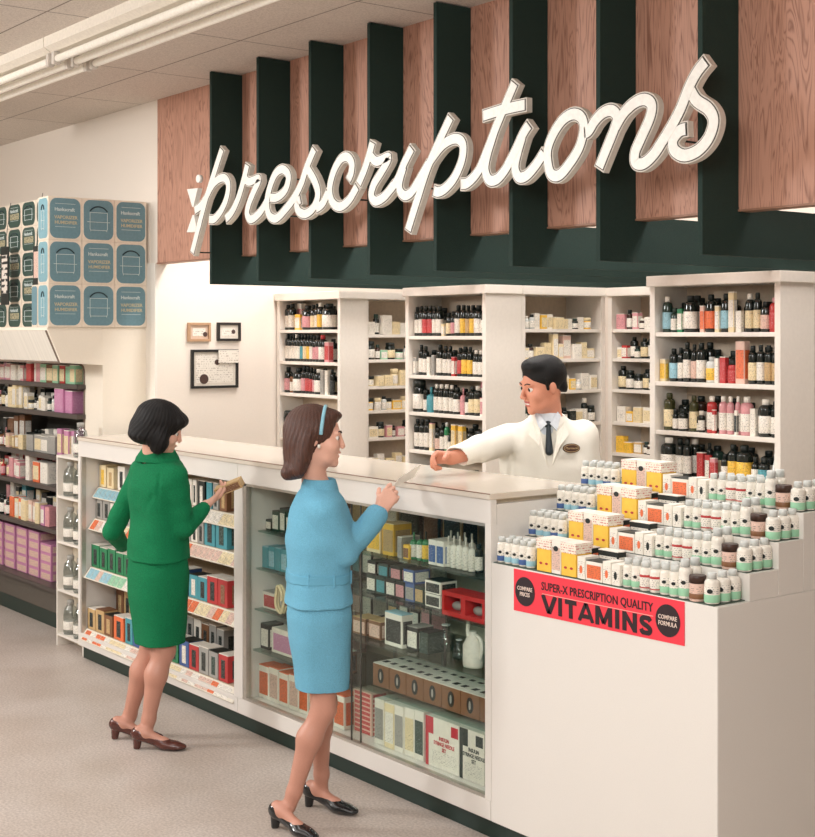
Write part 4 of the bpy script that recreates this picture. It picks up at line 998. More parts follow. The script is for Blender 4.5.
for k in range(9): stack('in stack on floor of glass case', ZG[4]+k*.021, 3.60, 353, 372, .02, 1, 'hrh') if k else stack('in stack on floor of glass case', ZG[4], 3.60, 353, 372, .02, 1, 'hrh')
cartons(P2[4], ZG[4], 3.56, rowc(374, 424, 5, .20, ['wsw', 'cww', 'wsw', 'wcw', 'wdw']), .12)
def big_box(px0, px1, h, edge, ecol, lines, lab):
    x0, t = at_y(px0, 3.55); x1, t = at_y(px1, 3.55); w = x1-x0; xm = (x0+x1)/2
    o = empty('carton', (xm, 3.61, ZG[4]+.0005), 0, lab, 'carton', 'goods on floor of glass case')
    box('carton_body', -w/2, w/2, -.055, .06, 0, h, pm('w'), o, .001); em_ = mat('edge_'+ecol, edge, .5)
    box('spine', -w/2-.0006, -w/2+.018, -.0562, .0, .0, h-.001, em_, o); box('corner_block', -w/2+.018, -w/2+.05, -.0562, -.05, h*.66, h-.001, em_, o)
    box('corner_block', w/2-.05, w/2-.006, -.0562, -.05, h*.72, h*.93, em_, o)
    me = text_mesh('lettering', lines, .022, em_, .0004, .8); link('lettering', me, o, (.012, -.0555, h*.5), (math.pi/2, 0, 0))
    link('small_print', bm_mesh('small_print', (lambda b: (add_box(b, -w*.3, w*.42, -.0558, -.05, h*.1, h*.34), b)[1])(bmesh.new()), pm('w', 'print')), o)
big_box(425, 458, .205, (196, 44, 60), 'crimson', 'INSULIN\nSYRINGE NEEDLE\nSET', 'white syringe carton with red spine and red lettering in glass case')
big_box(459, 483, .205, (24, 44, 40), 'black', 'INSULIN\nSYRINGE NEEDLE\nSET', 'white syringe carton with black spine at right end of glass case')
# red box with two windows
x0, t = at_y(441, 3.56); x1, t = at_y(483.5, 3.56); xm = (x0+x1)/2; w = x1-x0
o = empty('window_carton', (xm, 3.62, ZG[1]+.0005-.0), 0, 'red carton with two windows showing rubber syringe bulbs on second glass shelf', 'carton')
bm = bmesh.new(); h = .098
for a in ((-w/2, w/2, 0, .018), (-w/2, w/2, h-.018, h), (-w/2, -w/2+.014, .018, h-.018), (-.014, .014, .018, h-.018), (w/2-.014, w/2, .018, h-.018)): add_box(bm, a[0], a[1], -.055, .045, a[2], a[3])
link('carton_body', bm_mesh('carton_body', bm, mat('carton_red', (206, 44, 44), .45)), o)
box('inner_lining', -w/2+.012, w/2-.012, .03, .035, .018, h-.018, pm('w'), o)
for s in (-1, 1): link('rubber_bulb', lathe('rubber_bulb', [(.004, 0), (.012, .008), (.018, .022), (.02, .04), (.014, .06), (.005, .075), (.003, .11)], pm('s', 'cap'), 14, 1, 1), o, (s*w*.25-.05, -.01, .035), (0, math.pi/2, 0))
# white squeeze jug, clear vessels, white hose
x, t = at_y(473, 3.62)
o = empty('plastic_jug', (x, 3.62, ZG[2]+.0005), 0, 'white plastic irrigation jug with long spout on third glass shelf', 'jug')
link('jug_body', lathe('jug_body', [(.045, 0), (.048, .01), (.048, .085), (.03, .115), (.018, .13), (.018, .145)], pm('w', 'cap'), 20, 1, .8), o)
tube('spout', [(-.02, 0, .1), (-.035, 0, .13), (-.03, 0, .17), (-.028, 0, .185)], .009, pm('w', 'cap'), parent=o); tube('jug_handle', [(.015, 0, .13), (.05, 0, .125), (.06, 0, .08), (.045, 0, .04)], .008, pm('w', 'cap'), parent=o)
CLR = glass_mat('clear_glassware', (.86, .92, .9), .22)
for k, (px, r) in enumerate([(434, .03), (446, .042), (459, .03)]):
    x, t = at_y(px, 3.66+.05*(k % 2))
    o = empty('glass_vessel', (x, 3.66+.05*(k % 2), ZG[2]+.0005), 0, ['small', 'largest', 'middle-sized'][k]+' clear round glass vessel on third glass shelf', 'vessel', 'clear vessels in glass case')
    link('bowl', lathe('bowl', [(r*.6, 0), (r*.95, r*.3), (r, r), (r*.9, r*1.6), (r*.4, r*2.1), (r*.35, r*2.6)], CLR, 20), o); link('rim', lathe('rim', [(r*.4, r*2.55), (r*.45, r*2.6), (r*.45, r*2.68), (r*.38, r*2.7)], pm('x', 'cap'), 18), o)
x, t = at_y(280, 3.55); pts = []
for k in range(26):
    a = k/26*math.pi*4.0; pts.append((.034*math.cos(a)+.006*math.sin(3*a), -.012+k*.0012, .074+.066*math.sin(a)))
o = tube('hose', pts, .0075, pm('c', 'cap')); o.location = (x, 3.55, ZG[2]+.001); finish(o, 'coiled cream rubber hose on third glass shelf beside the blue suit', 'hose')

# ------------------------------------------------------------------ clear jugs on the end shelf
JUG = glass_mat('frosted_jug', (.72, .76, .76), .25)
for i, z in enumerate(ZJ+[1.2]):
    for k, xx in enumerate((-8.15, -8.0)):
        if i == 4 and k == 0: continue
        o = empty('plastic_bottle', (xx, 3.566, z+.0005), 0, ['left', 'right'][k]+' frosted plastic bottle on '+['bottom', 'second', 'third', 'fourth', 'uppermost'][i]+' shelf of narrow end unit', 'bottle', 'frosted bottles on the end shelf')
        link('body', lathe('body', [(.042, 0), (.045, .01), (.045, .12), (.038, .16), (.02, .18), (.02, .19)], JUG, 18), o); link('cap', lathe('cap', [(.023, .185), (.023, .21), (.018, .213)], pm('s', 'cap'), 14), o)
        link('label', lathe('label', [(.0455, .03), (.0462, .032), (.0462, .08), (.0455, .082)], pm('w', 'print'), 18), o)

# ------------------------------------------------------------------ humidifier cartons on the ledge
VB = mat('carton_blue', (104, 138, 148), .5, bump=.02); VG = mat('carton_green', (50, 76, 68), .5); VW = mat('carton_cream', (228, 214, 196), .5); VT = mat('carton_print', (206, 216, 214), .5); VK = mat('carton_dark_print', (28, 52, 58), .5); VGT = mat('carton_gilt_print', (196, 184, 150), .5)
def rrect(w, h, r, n=6):
    out = []
    for cx, cz, a0 in ((w/2-r, h/2-r, 0), (-w/2+r, h/2-r, 90), (-w/2+r, -h/2+r, 180), (w/2-r, -h/2+r, 270)):
        for k in range(n+1): a = R(a0+90*k/n); out.append((cx+r*math.cos(a), cz+r*math.sin(a)))
    return out
def wire(parent, pts, r=.0016, m=VT, name='drawing'): return tube(name, pts, r, m, parent=parent)
def humid_face(o, M, w, h, kind, pm_, small=False):
    """printed front: M places a local (u, -, v) face"""
    f = link('printed_panel', prism('printed_panel', rrect(w*.9, h*.92, w*.2), 'y', -.0015, .001, pm_), o); f.matrix_local = M
    if kind == 'text':
        for s, u, v, sz, mm in (('Hankscraft', -.02, .2, .13, VT), ('VAPORIZER', .02, .02, .125, VGT), ('HUMIDIFIER', .02, -.10, .12, VGT)):
            g = link('lettering', text_mesh('lettering', s, sz*w*1.05, mm, .0005), f, (u*w, -.002, v*h), (math.pi/2, 0, 0))
        for v in (.33, -.2):
            bm = bmesh.new(); add_box(bm, -.3*w, .3*w, -.0022, -.001, v*h, v*h+.0022); link('rule', bm_mesh('rule', bm, VT), f)
    else:
        k = .5 if small else 1
        a, b, t_ = -.22*w*k*1.2, .22*w*k*1.2, -.003
        wire(f, [(a, t_, .17*h), (a, t_, -.2*h), (a*.9, t_, -.27*h)], name='drawing_line'); wire(f, [(b, t_, .17*h), (b, t_, -.2*h), (b*.9, t_, -.27*h)], name='drawing_line'); wire(f, [(a, t_, .17*h), (b, t_, .17*h)], name='drawing_line'); wire(f, [(a*1.3, t_, -.05*h), (b*1.3, t_, -.05*h)], name='drawing_line'); wire(f, [(a*.9, t_, -.24*h), (b*.9, t_, -.24*h)], name='drawing_line')
        wire(f, [(a, t_, .2*h), (a*.7, t_, .28*h), (0, t_, .32*h), (b*.7, t_, .28*h), (b, t_, .2*h)], .004, VK, 'dome_drawing')
def face_M(side, w, d, z):
    if side == 'x': return Matrix.Translation((d, 0, z))@Matrix.Rotation(math.pi/2, 4, 'Z')
    return Matrix.Translation((0, -d, z))
Y0b, t = at_x(48, XE+.01); wy = (3.985-Y0b)/3; hz = .2655; XF = XE+.012
rn = ['bottom', 'middle', 'top']; cn_ = ['nearest the edge', 'central', 'beside the wall']
for r_ in range(3):
    for k in range(3):
        kind = 'text' if (k+r_) % 2 == 0 else 'pic'
        y = Y0b+wy*(k+.5)
        o = empty('humidifier_carton', (XF-.08, y, 2.0045+r_*hz), 0, ('blue carton lettered vaporizer humidifier' if kind == 'text' else 'blue carton with humidifier drawing')+', '+rn[r_]+' row, '+['nearest the glass' if 0 else 'left stack', 'middle stack', 'right stack'][k], 'carton', 'blue humidifier cartons on the ledge')
        box('carton_body', -.08, .08, -wy/2+.001, wy/2-.001, 0, hz-.001, VW, o, .002)
        humid_face(o, face_M('x', wy, .08, hz/2), wy, hz, kind, VB)
        if k == 0: humid_face(o, face_M('y', .16, wy/2-.001, hz/2), .155, hz, 'pic', mat('carton_pale_blue', (124, 164, 174), .5), True)
for k, xx in enumerate((0,)):
    x, t = at_y(32, 3.40)
    o = empty('humidifier_carton', (XF-.21, Y0b+.06, 2.0045), 0, 'narrow pale blue humidifier carton standing left of the bottom row', 'carton', 'blue humidifier cartons on the ledge')
    box('carton_body', -.045, .045, -.06, .06, 0, hz-.004, VW, o, .002); humid_face(o, face_M('y', .09, .06, hz/2), .088, hz, 'none', mat('carton_pale_blue', (110, 158, 172), .5)) if 0 else None
    f = link('printed_panel', prism('printed_panel', rrect(.08, hz*.9, .02), 'y', -.0015, .001, VB), o, (0, -.0602, hz/2))
for c_ in range(4):
    for r_ in range(5):
        y = 3.50; x = -8.47-.24*c_ if c_ else -8.40; x = -8.42-.245*c_; hh = .166
        o = empty('humidifier_carton', (x, y+.08, 2.0045+r_*hh), 0, 'small dark green carton, '+['bottom', 'second', 'third', 'fourth', 'top'][r_]+' of the '+['first', 'second', 'third', 'fourth'][c_]+' stack left of blue cartons', 'carton', 'dark green cartons on the ledge')
        box('carton_body', -.12, .12, -.08, .08, 0, hh-.001, VW, o, .002)
        humid_face(o, face_M('y', .24, .08, hh/2), .235, hh, 'pic' if (r_+c_) % 2 else 'text', VG)
for k, (px, py0, py1, pxw) in enumerate([(5, 247, 305, 12), (36.5, 246, 286, 9)]):
    y = 3.43-.02*k-(0.06 if k else 0); x, t = at_y(px, y); z1 = z_at(py0, t); z0 = z_at(py1, t); w = pxw*t/F/.6
    o = empty('placard', (x, y, (z0+z1)/2), 0, ['black placard with white scrawled lettering hung on green cartons', 'black placard with pink card between green and blue cartons'][k], 'placard')
    box('board', -w/2, w/2, -.003, .003, (z0-z1)/2, (z1-z0)/2, pm('k'), o)
    box('card', -w*.36, w*.36, -.0045, -.002, (z0-z1)*.3, (z1-z0)*.36, print_mat('scrawl', (226, 216, 204), (30, 34, 34), 26, 22, .48) if k == 0 else pm('h', 'print'), o)
    tube('cord', [(0, 0, (z1-z0)/2), (0, .04, 2.835-(z0+z1)/2+.003)], .002, pm('k'), parent=o)

# ------------------------------------------------------------------ cosmetics
CO = ['top', 'second', 'third', 'fourth', 'fifth', 'bottom']
def cos(i, segs):
    for (px0, px1, kinds, pal, hmin, hmax, wr) in segs:
        xa, t = at_y(px0, YF+.03); xb, t = at_y(px1, YF+.03)
        bay_row('in back row of '+CO[i]+' cosmetics shelf', ZCO[i], (xa, xb), pal+'wpk', Y=YF+.145, hmin=hmin*1.15, hmax=hmax*1.25, kinds='CCB', wr=(.06, .1), big=0, dmax=.08)
        bay_row('on '+CO[i]+' cosmetics shelf', ZCO[i], (xa, xb), pal, Y=YF+.03-.03, hmin=hmin, hmax=hmax, kinds=kinds, wr=wr, big=0, dmax=.1)
cos(0, [(-8, 36, 'C', 'ppwmr', .085, .1, (.06, .1)), (36, 88, 'CC', 'prlnw', .09, .105, (.06, .1))])
cos(1, [(-8, 17, 'BM', 'wn', .1, .13, (.04, .05)), (17, 30, 'C', 'ch', .09, .15, (.06, .08)), (30, 62, 'TCTP', 'wcyw', .05, .09, (.05, .09)), (64, 84, 'C', 'mpm', .11, .13, (.12, .16))])
cos(2, [(-8, 15, 'BBM', 'nhn', .12, .15, (.04, .05)), (15, 34, 'C', 'hce', .07, .09, (.05, .07)), (34, 63, 'C', 's', .09, .1, (.1, .14)), (66, 84, 'CM', 'pmw', .1, .15, (.05, .08))])
cos(3, [(-8, 14, 'TM', 'rpw', .08, .14, (.05, .08)), (14, 34, 'CM', 'pppr', .08, .14, (.06, .09)), (34, 40, 'C', 'gw', .12, .14, (.06, .07)), (41, 62, 'C', 'wow', .09, .12, (.1, .15))])
cos(4, [(-8, 17, 'BBT', 'pdt', .1, .14, (.04, .06)), (17, 50, 'CCC', 'coyhe', .11, .13, (.06, .1)), (50, 62, 'C', 'pm', .1, .13, (.06, .08))])
for k, px in enumerate((-3, 9, 21, 33, 45)):
    xa, t = at_y(px, YF+.02)
    for r_ in range(5 if k < 4 else 4):
        product('carton', xa, YF+.09, ZCO[5]+r_*.062, 0, .185, .13, .061, 'm', 'h', 'm', 'in '+ORD[k]+' pink stack on bottom cosmetics shelf', r_)
LOOKFIX = True
# ------------------------------------------------------------------ people
HS = .004
def strands(f, amp=.0011):
    def g(P):
        a = np.arctan2(P[:, 0], P[:, 1]+.02); return f(P)+amp*(np.sin(34*a+3*np.sin(P[:, 2]*28))+.6*np.sin(57*a+2*np.sin(P[:, 2]*40+1)))
    return g
def arm_items(sh, el, wr, r0, r1, r2):
    sh = np.array(sh, float)-(0, 0, .045)
    return [('+', .05, cap(sh, el, r0*.9, r1*.9)), ('+', .02, cap(el, wr, r1*.9, r2))]
def unit(v): v = np.array(v, float); return v/np.linalg.norm(v)
# ---- customer in the green suit, seen from behind
gx, gy, gt = -5.945, 3.045, 8
L, LP = fig_frame(gx, gy, gt)
WG = empty('person', (gx, gy, 0), R(gt), 'person in green wool suit with dark bobbed hair, seen from behind at the counter', 'person')
hd = np.array(LP(161, 428, 6.52)); Mh = rot3(-38, -18, 6)
neck = np.array(LP(154, 456, 6.55)); shR = np.array((.150, 0, 1.315)); shL = np.array((-.150, 0, 1.315))
elR = np.array(LP(184, 528, 6.50)); wrR = np.array(LP(206, 505, 6.62)); hdR = np.array(LP(228, 489, 6.70))
elL = np.array(LP(112, 532, 6.72)); wrL = np.array(LP(124, 545, 6.95))
aL = np.array(LP(126, 727, 6.70)); fL = np.array((*LP(117, 740, 6.66)[:2], 0)); aR = np.array(LP(146, 731, 6.52)); fR = np.array((*LP(139, 742, 6.50)[:2], 0))
kL = np.array((-.052, .0, .46)); kR = np.array((.05, .0, .46)); hpL = np.array((-.062, .01, .84)); hpR = np.array((.062, .01, .84))
yawf = -52
hb = [('+', .03, frame(U(*head_items()), hd, Mh)), ('+', .03, cap(tuple(hd+Mh@np.array((0, -.025, -.06))), tuple(neck), .047, .052)),
      ('+', .05, loft([(.84, .12, .09), (1.0, .11, .09), (1.2, .13, .095), (1.31, .12, .07), (1.38, .05, .045)]))]
hb += arm_items(shR, elR, wrR, .04, .036, .025)+arm_items(shL, elL, wrL, .04, .036, .025)
hb += hand(wrR, unit(hdR-wrR), (-.2, .2, 1), 1, .95, (.35, .5, .4, .4), .2)+hand(wrL, unit((.6, .7, .2)), (.5, -.4, .6), -1, .92)
hb += leg_items(hpL, kL, aL, fL, yawf)+leg_items(hpR, kR, aR, fR, yawf)
mk('body', U(*hb), (-.5, -.4, -.02), (.5, .6, 1.72), HS, [SKIN, STOCK, LIPS], WG, lambda c: np.where(c[:, 2] < .88, 1, 0))
eyes(WG, hd, Mh)
hair = U(('+', 0, ell((0, -.018, .038), (.096, .118, .096))), ('+', .03, ell((0, -.06, -.02), (.1, .086, .066))), ('+', .04, ell((-.062, -.078, -.06), (.055, .056, .030))), ('+', .04, ell((.06, -.078, -.055), (.05, .056, .030))),
         ('+', .03, ell((.085, .015, -.05), (.03, .045, .06))), ('+', .03, ell((-.085, .015, -.05), (.03, .045, .06))), ('+', .02, ell((0, .075, .06), (.07, .04, .035))),
         ('-', .015, ell((0, .13, -.05), (.066, .085, .1))), ('-', .02, ell((0, .02, -.14), (.07, .09, .06))))
link('hair', sdf_mesh('hair', frame(strands(hair), hd, Mh), tuple(hd-.24), tuple(hd+.24), HS, HAIRD), WG)
def noisef(f, amp, fr, seed=0):
    rs = np.random.RandomState(seed); K = rs.normal(size=(7, 3))*fr; ph = rs.uniform(0, 6.28, 7)
    return lambda P: f(P)+amp*np.sin(P@K.T+ph).sum(1)/3
jk = loft([(.885, .163, .136, 0, 0), (.96, .152, .126, 0, 0), (1.04, .142, .114), (1.14, .150, .122), (1.24, .162, .122), (1.31, .17, .104), (1.345, .155, .086), (1.375, .10, .072, 0, .0), (1.40, .07, .06)], 2.3)
jf = [('+', 0, jk), ('+', .028, cap(tuple(shR+(-.01, 0, -.025)), tuple(elR), .053, .048)), ('+', .02, cap(tuple(elR), tuple(elR+(wrR-elR)*.86), .048, .042)),
      ('+', .028, cap(tuple(shL+(.01, 0, -.025)), tuple(elL), .053, .048)), ('+', .02, cap(tuple(elL), tuple(elL+(wrL-elL)*.86), .048, .042)),
      ('-', .004, cap(tuple(elR+(wrR-elR)*.75), tuple(elR+(wrR-elR)*1.6), .036, .036)), ('-', .004, cap(tuple(elL+(wrL-elL)*.75), tuple(elL+(wrL-elL)*1.6), .036, .036)),
      ('-', .006, cap(tuple(neck+(0, 0, -.01)), tuple(neck+(0, .01, .12)), .058, .058)),
      ('-', .015, cap((.03, -.135, 1.02), (.10, -.15, 1.16), .006, .003)), ('-', .012, cap((-.10, -.15, 1.0), (-.05, -.15, 1.12), .006, .002)), ('-', .014, cap((.128, -.085, 1.30), (.122, -.105, 1.06), .008, .004)), ('-', .014, cap((-.128, -.085, 1.30), (-.122, -.105, 1.06), .008, .004)), ('-', .02, cap((.10, -.11, 1.2), (.03, -.14, 1.08), .008, .002)), ('-', .004, cap((0, -.124, 1.24), (0, -.128, .92), .0035, .0035)), ('-', .012, cap((-.13, -.10, 1.14), (-.08, -.13, 1.22), .006, .001)), ('-', .012, cap((.13, -.1, .98), (.05, -.13, 1.03), .005, .001)), ('-', .012, cap((-.02, -.13, 1.27), (-.12, -.11, 1.24), .004, .001))]
mk('jacket', noisef(noisef(U(*jf), .0022, 30, 1), .0042, 13, 2), (-.45, -.4, .84), (.45, .5, 1.5), HS, GREEN, WG)
mk('collar', U(('+', 0, loft([(1.352, .128, .094, 0, -.004), (1.372, .118, .090, 0, -.004), (1.405, .086, .076, 0, -.002), (1.428, .070, .066, 0, 0)], 2.1)), ('-', .002, loft([(1.31, .10, .07, 0, 0), (1.40, .068, .058, 0, 0), (1.48, .052, .05, 0, 0)])), ('-', .004, cap((0, .12, 1.44), (0, .12, 1.36), .05, .02))), (-.2, -.2, 1.35), (.2, .2, 1.48), .003, mat('green_wool', (0, 0, 0)), WG)
sk = U(('+', 0, loft([(.485, .122, .110, .004, .008), (.60, .134, .120, .002, .006), (.72, .150, .128), (.82, .155, .13), (.90, .150, .12), (.93, .14, .11)], 2.4)), ('-', .003, loft([(.40, .108, .096, .004, .008), (.60, .11, .096), (.62, .05, .05)])), ('-', .01, cap((.0, -.13, .50), (.01, -.14, .62), .004, .001)))
mk('skirt', noisef(sk, .002, 20, 3), (-.25, -.22, .44), (.25, .22, .96), HS, GREEN, WG)
SHB = mat('brown_leather', (84, 42, 34), .25, var=.1, coat=.3); SHK = mat('black_leather', (22, 24, 26), .2, var=.1, coat=.4)
shoe(WG, fL, yawf, SHB); shoe(WG, fR, yawf, SHB)
# carton the customer examines (a thing of its own)
pc = np.array((*[v for v in (0, 0)], 0)); a_, b_ = ray(232); tt = 6.69
o = empty('carton', (a_*tt, b_*tt-.01, z_at(488, tt)-.0), R(20), 'tan carton held in the hand of the customer in green', 'carton')
box('carton_body', -.07, .07, -.025, .025, -.012, .03, pm('e'), o, .001); box('printed_panel', -.06, .06, -.026, -.02, -.006, .024, pm('n', 'print'), o)
o.rotation_euler = (R(20), R(-22), R(38))

# ---- customer in the light blue suit
bx_, by_, bt = -4.583, 3.06, -24
L, LP = fig_frame(bx_, by_, bt)
WB = empty('person', (bx_, by_, 0), R(bt), 'person in light blue suit and headband handing over a slip', 'person')
hd = np.array(LP(318, 437, 5.50)); Mh = rot3(-14, -3, -4)
neck = np.array(LP(315, 480, 5.52)); shR = np.array((.148, 0, 1.285)); shL = np.array((-.148, 0, 1.285))
elR = np.array(LP(346, 552, 5.40)); wrR = np.array(LP(380, 511, 5.55)); hdR = np.array(LP(400, 480, 5.60))
elL = np.array((-.185, -.02, 1.05)); wrL = np.array((-.15, .05, .86))
aR = np.array(LP(289, 806, 5.45)); fR = np.array((*LP(277, 829, 5.45)[:2], 0)); aL = np.array(LP(321, 786, 5.68)); fL = np.array((*LP(311, 806, 5.70)[:2], 0))
kR = np.array((.045, .01, .47)); kL = np.array((-.05, .03, .47)); hpR = np.array((.062, 0, .84)); hpL = np.array((-.062, 0, .84))
def toe_yaw(LPf, px0, py0, px1, py1):
    def g(px, py):
        t = H*F/(py-HY); return np.array(LPf(px, py, t))
    d = g(px1, py1)-g(px0, py0); return math.degrees(math.atan2(-d[0], d[1]))
yR, yL = -56, -44
hb = [('+', .03, frame(U(*head_items(smile=1)), hd, Mh)), ('+', .03, cap(tuple(hd+Mh@np.array((0, -.022, -.06))), tuple(neck), .045, .05)),
      ('+', .05, loft([(.84, .12, .09), (1.0, .11, .09), (1.2, .125, .095), (1.28, .11, .07), (1.35, .05, .045)]))]
hb += arm_items(shR, elR, wrR, .04, .036, .024)+arm_items(shL, elL, wrL, .04, .036, .024)
hb += hand(wrR, unit(hdR-wrR), (-.9, .5, .1), 1, 1.0, (.5, .7, .8, .9), .6)+hand(wrL, unit((.1, .2, -1)), (1, .1, 0), -1, .92)
hb += leg_items(hpR, kR, aR, fR, yR, .93)+leg_items(hpL, kL, aL, fL, yL, .93)
mk('body', U(*hb), (-.5, -.45, -.02), (.6, .7, 1.72), HS, [SKIN, STOCK, LIPS], WB,
   lambda c: np.where(c[:, 2] < .88, 1, np.where(((lambda q_: (q_[:, 1] > .088) & (np.abs(q_[:, 0]) < .021) & (q_[:, 2] < -.055) & (q_[:, 2] > -.077))((c-hd)@Mh)), 2, 0)))
eyes(WB, hd, Mh)
hair = U(('+', 0, ell((0, -.028, .035), (.094, .112, .098))), ('+', .03, ell((0, -.068, -.035), (.09, .07, .09))), ('+', .03, ell((0, -.072, -.105), (.082, .055, .065))), ('+', .025, cap((-.05, -.108, -.148), (.05, -.108, -.148), .028, .028)),
         ('+', .03, cap((.082, -.03, -.0), (.078, -.06, -.135), .022, .024)), ('+', .03, cap((-.082, -.03, -.0), (-.078, -.06, -.135), .022, .024)), ('+', .02, ell((0, .045, .088), (.06, .046, .026))),
         ('-', .012, ell((0, .125, -.035), (.09, .09, .125))), ('-', .015, ell((0, .03, -.14), (.06, .085, .07))))
hairb = link('hair', sdf_mesh('hair', frame(strands(hair), hd, Mh), tuple(hd-.26), tuple(hd+.24), HS, HAIRB), WB)
arc = []
for k in range(15):
    a = math.pi*(k/14)*1.16-.25; v = np.array((.0875*math.cos(a), .018+.006*math.sin(a), .034+.091*math.sin(a))); arc.append(tuple(hd+Mh@v))
tube('headband', arc, .0075, mat('blue_satin', (140, 196, 214), .35), parent=WB)
tube('ear_clip', [tuple(hd+Mh@np.array((.084, .012, -.03))), tuple(hd+Mh@np.array((.088, .012, -.042)))], .006, pm('w', 'cap'), parent=WB)
jk = loft([(.885, .158, .132, 0, 0), (.96, .150, .125, 0, 0), (1.04, .146, .122), (1.12, .156, .134, 0, .006), (1.20, .156, .132, 0, .008), (1.27, .165, .108), (1.312, .155, .088), (1.338, .10, .07), (1.36, .07, .06)], 2.3)
jf = [('+', 0, jk), ('+', .028, cap(tuple(shR+(-.008, 0, -.025)), tuple(elR), .055, .050)), ('+', .02, cap(tuple(elR), tuple(elR+(wrR-elR)*.88), .049, .045)),
      ('+', .04, cap(tuple(shL+(.012, 0, -.025)), tuple(elL), .054, .048)), ('+', .02, cap(tuple(elL), tuple(elL+(wrL-elL)*.85), .052, .046)),
      ('-', .004, cap(tuple(elR+(wrR-elR)*.80), tuple(elR+(wrR-elR)*1.6), .038, .038)), ('-', .004, cap(tuple(elL+(wrL-elL)*.75), tuple(elL+(wrL-elL)*1.6), .036, .036)),
      ('-', .006, cap(tuple(neck+(0, .01, -.03)), tuple(neck+(0, .02, .12)), .055, .06)), ('-', .02, cap((0, .13, 1.32), (0, .19, 1.18), .03, .006)),
      ('-', .012, cap((.12, -.06, 1.0), (.13, .07, 1.10), .006, .002))]
mk('jacket', noisef(noisef(U(*jf), .002, 30, 5), .0038, 13, 6), (-.5, -.4, .84), (.55, .6, 1.46), HS, BLUE, WB)
mk('collar', U(('+', 0, loft([(1.318, .108, .08, 0, -.0), (1.354, .084, .072, 0, -.0), (1.380, .068, .064, 0, 0)], 2.1)), ('-', .002, loft([(1.25, .095, .068, 0, 0), (1.345, .066, .057, 0, 0), (1.43, .054, .048, 0, 0)])), ('-', .004, cap((0, .11, 1.40), (0, .13, 1.28), .055, .03))), (-.2, -.2, 1.3), (.2, .2, 1.43), .003, BLUE, WB)
bl = loft([(.975, .1525, .1285), (.99, .1515, .1275), (1.012, .151, .1265)], 2.3)
belt = link('belt', sdf_mesh('belt', noisef(noisef(bl, .002, 30, 5), .0038, 13, 6), (-.25, -.25, .95), (.25, .25, 1.04), HS, mat('blue_belt', (98, 166, 194), .7, bump=.3, scale=300)), WB)
for a in (-30, 15, 60, 110, 150, 200, 250): 
    v = (math.cos(R(a))*.154, math.sin(R(a))*.131)
    tube('belt_loop', [(v[0], v[1], .968), (v[0]*1.01, v[1]*1.01, 1.02)], .0035, BLUE, parent=belt)
sk = U(('+', 0, loft([(.545, .116, .104, .0, .012), (.63, .122, .110, .0, .01), (.74, .138, .120), (.83, .150, .127), (.90, .145, .12), (.93, .135, .11)], 2.4)), ('-', .003, loft([(.46, .106, .094, .0, .012), (.64, .108, .094), (.66, .05, .05)])))
mk('skirt', noisef(sk, .002, 20, 7), (-.25, -.22, .48), (.25, .22, .96), HS, BLUE, WB)
shoe(WB, fR, yR, SHK); shoe(WB, fL, yL, SHK)
# prescription slip
tp = 5.64
W_ = lambda px, py, t: np.array((ray(px)[0]*t, ray(px)[1]*t, z_at(py, t)))
p0, p1, p2, p3 = W_(391, 489, 5.60), W_(399, 478, 5.62), W_(421, 464, 5.72), W_(414, 477, 5.70)
nv = unit(np.cross(p1-p0, p3-p0))*.0006; ctr = (p0+p1+p2+p3)/4
vs_ = [tuple(p-ctr+nv) for p in (p0, p1, p2, p3)]+[tuple(p-ctr-nv) for p in (p0, p1, p2, p3)]
o = link('prescription_slip', mesh('slip', vs_, [(0, 1, 2, 3), (7, 6, 5, 4), (0, 4, 5, 1), (1, 5, 6, 2), (2, 6, 7, 3), (3, 7, 4, 0)], pm('w')), None, tuple(ctr))
finish(o, 'small white prescription slip passed from customer in blue to the pharmacist', 'paper slip')

# ---- pharmacist
mx_, my_, mt = -4.72, 4.40, -128
L, LP = fig_frame(mx_, my_, mt)
PH = empty('person', (mx_, my_, 0), R(mt), 'person in white coat and dark tie reaching over the counter, smiling', 'person')
fdir = L(mx_+.02, my_-1, 0); hyaw = math.degrees(math.atan2(-fdir[0], fdir[1]))-14
hd = np.array(LP(542, 385, 6.33)); Mh = rot3(hyaw, -12, -4)
neck = np.array(LP(550, 417, 6.40)); shR = np.array(LP(507, 432, 6.38)); shL = np.array(LP(585, 430, 6.42))
elR = np.array(LP(482, 449, 6.15)); wrR = np.array(LP(452, 458, 6.02)); hdR = np.array(LP(427, 457, 5.95))
elL = np.array(LP(590, 492, 6.5)); wrL = np.array(LP(585, 535, 6.4))
c0 = (shR+shL)/2; tx, ty = c0[0], c0[1]
hb = [('+', .03, frame(U(*head_items(True, 1)), hd, Mh)), ('+', .03, cap(tuple(hd+Mh@np.array((0, -.02, -.06))), tuple(neck+(0, -.01, -.02)), .056, .06)),
      ('+', .05, loft([(.9, .15, .11), (1.1, .155, .11, tx*.4, ty*.4), (1.4, .15, .10, tx, ty), (1.48, .12, .07, tx, ty), (1.54, .05, .045, tx, ty)])),
      ('+', .05, cap((-.09, 0, .92), (-.1, 0, .5), .085, .06)), ('+', .03, cap((-.1, 0, .5), (-.1, -.02, .09), .058, .04)), ('+', .05, cap((.09, 0, .92), (.1, 0, .5), .085, .06)), ('+', .03, cap((.1, 0, .5), (.1, -.02, .09), .058, .04)),
      ('+', .03, cap((-.1, 0, .06), (-.1, .15, .03), .035, .03)), ('+', .03, cap((.1, 0, .06), (.1, .15, .03), .035, .03))]
hb += arm_items(shR, elR, wrR, .048, .04, .03)+arm_items(shL, elL, wrL, .048, .04, .03)
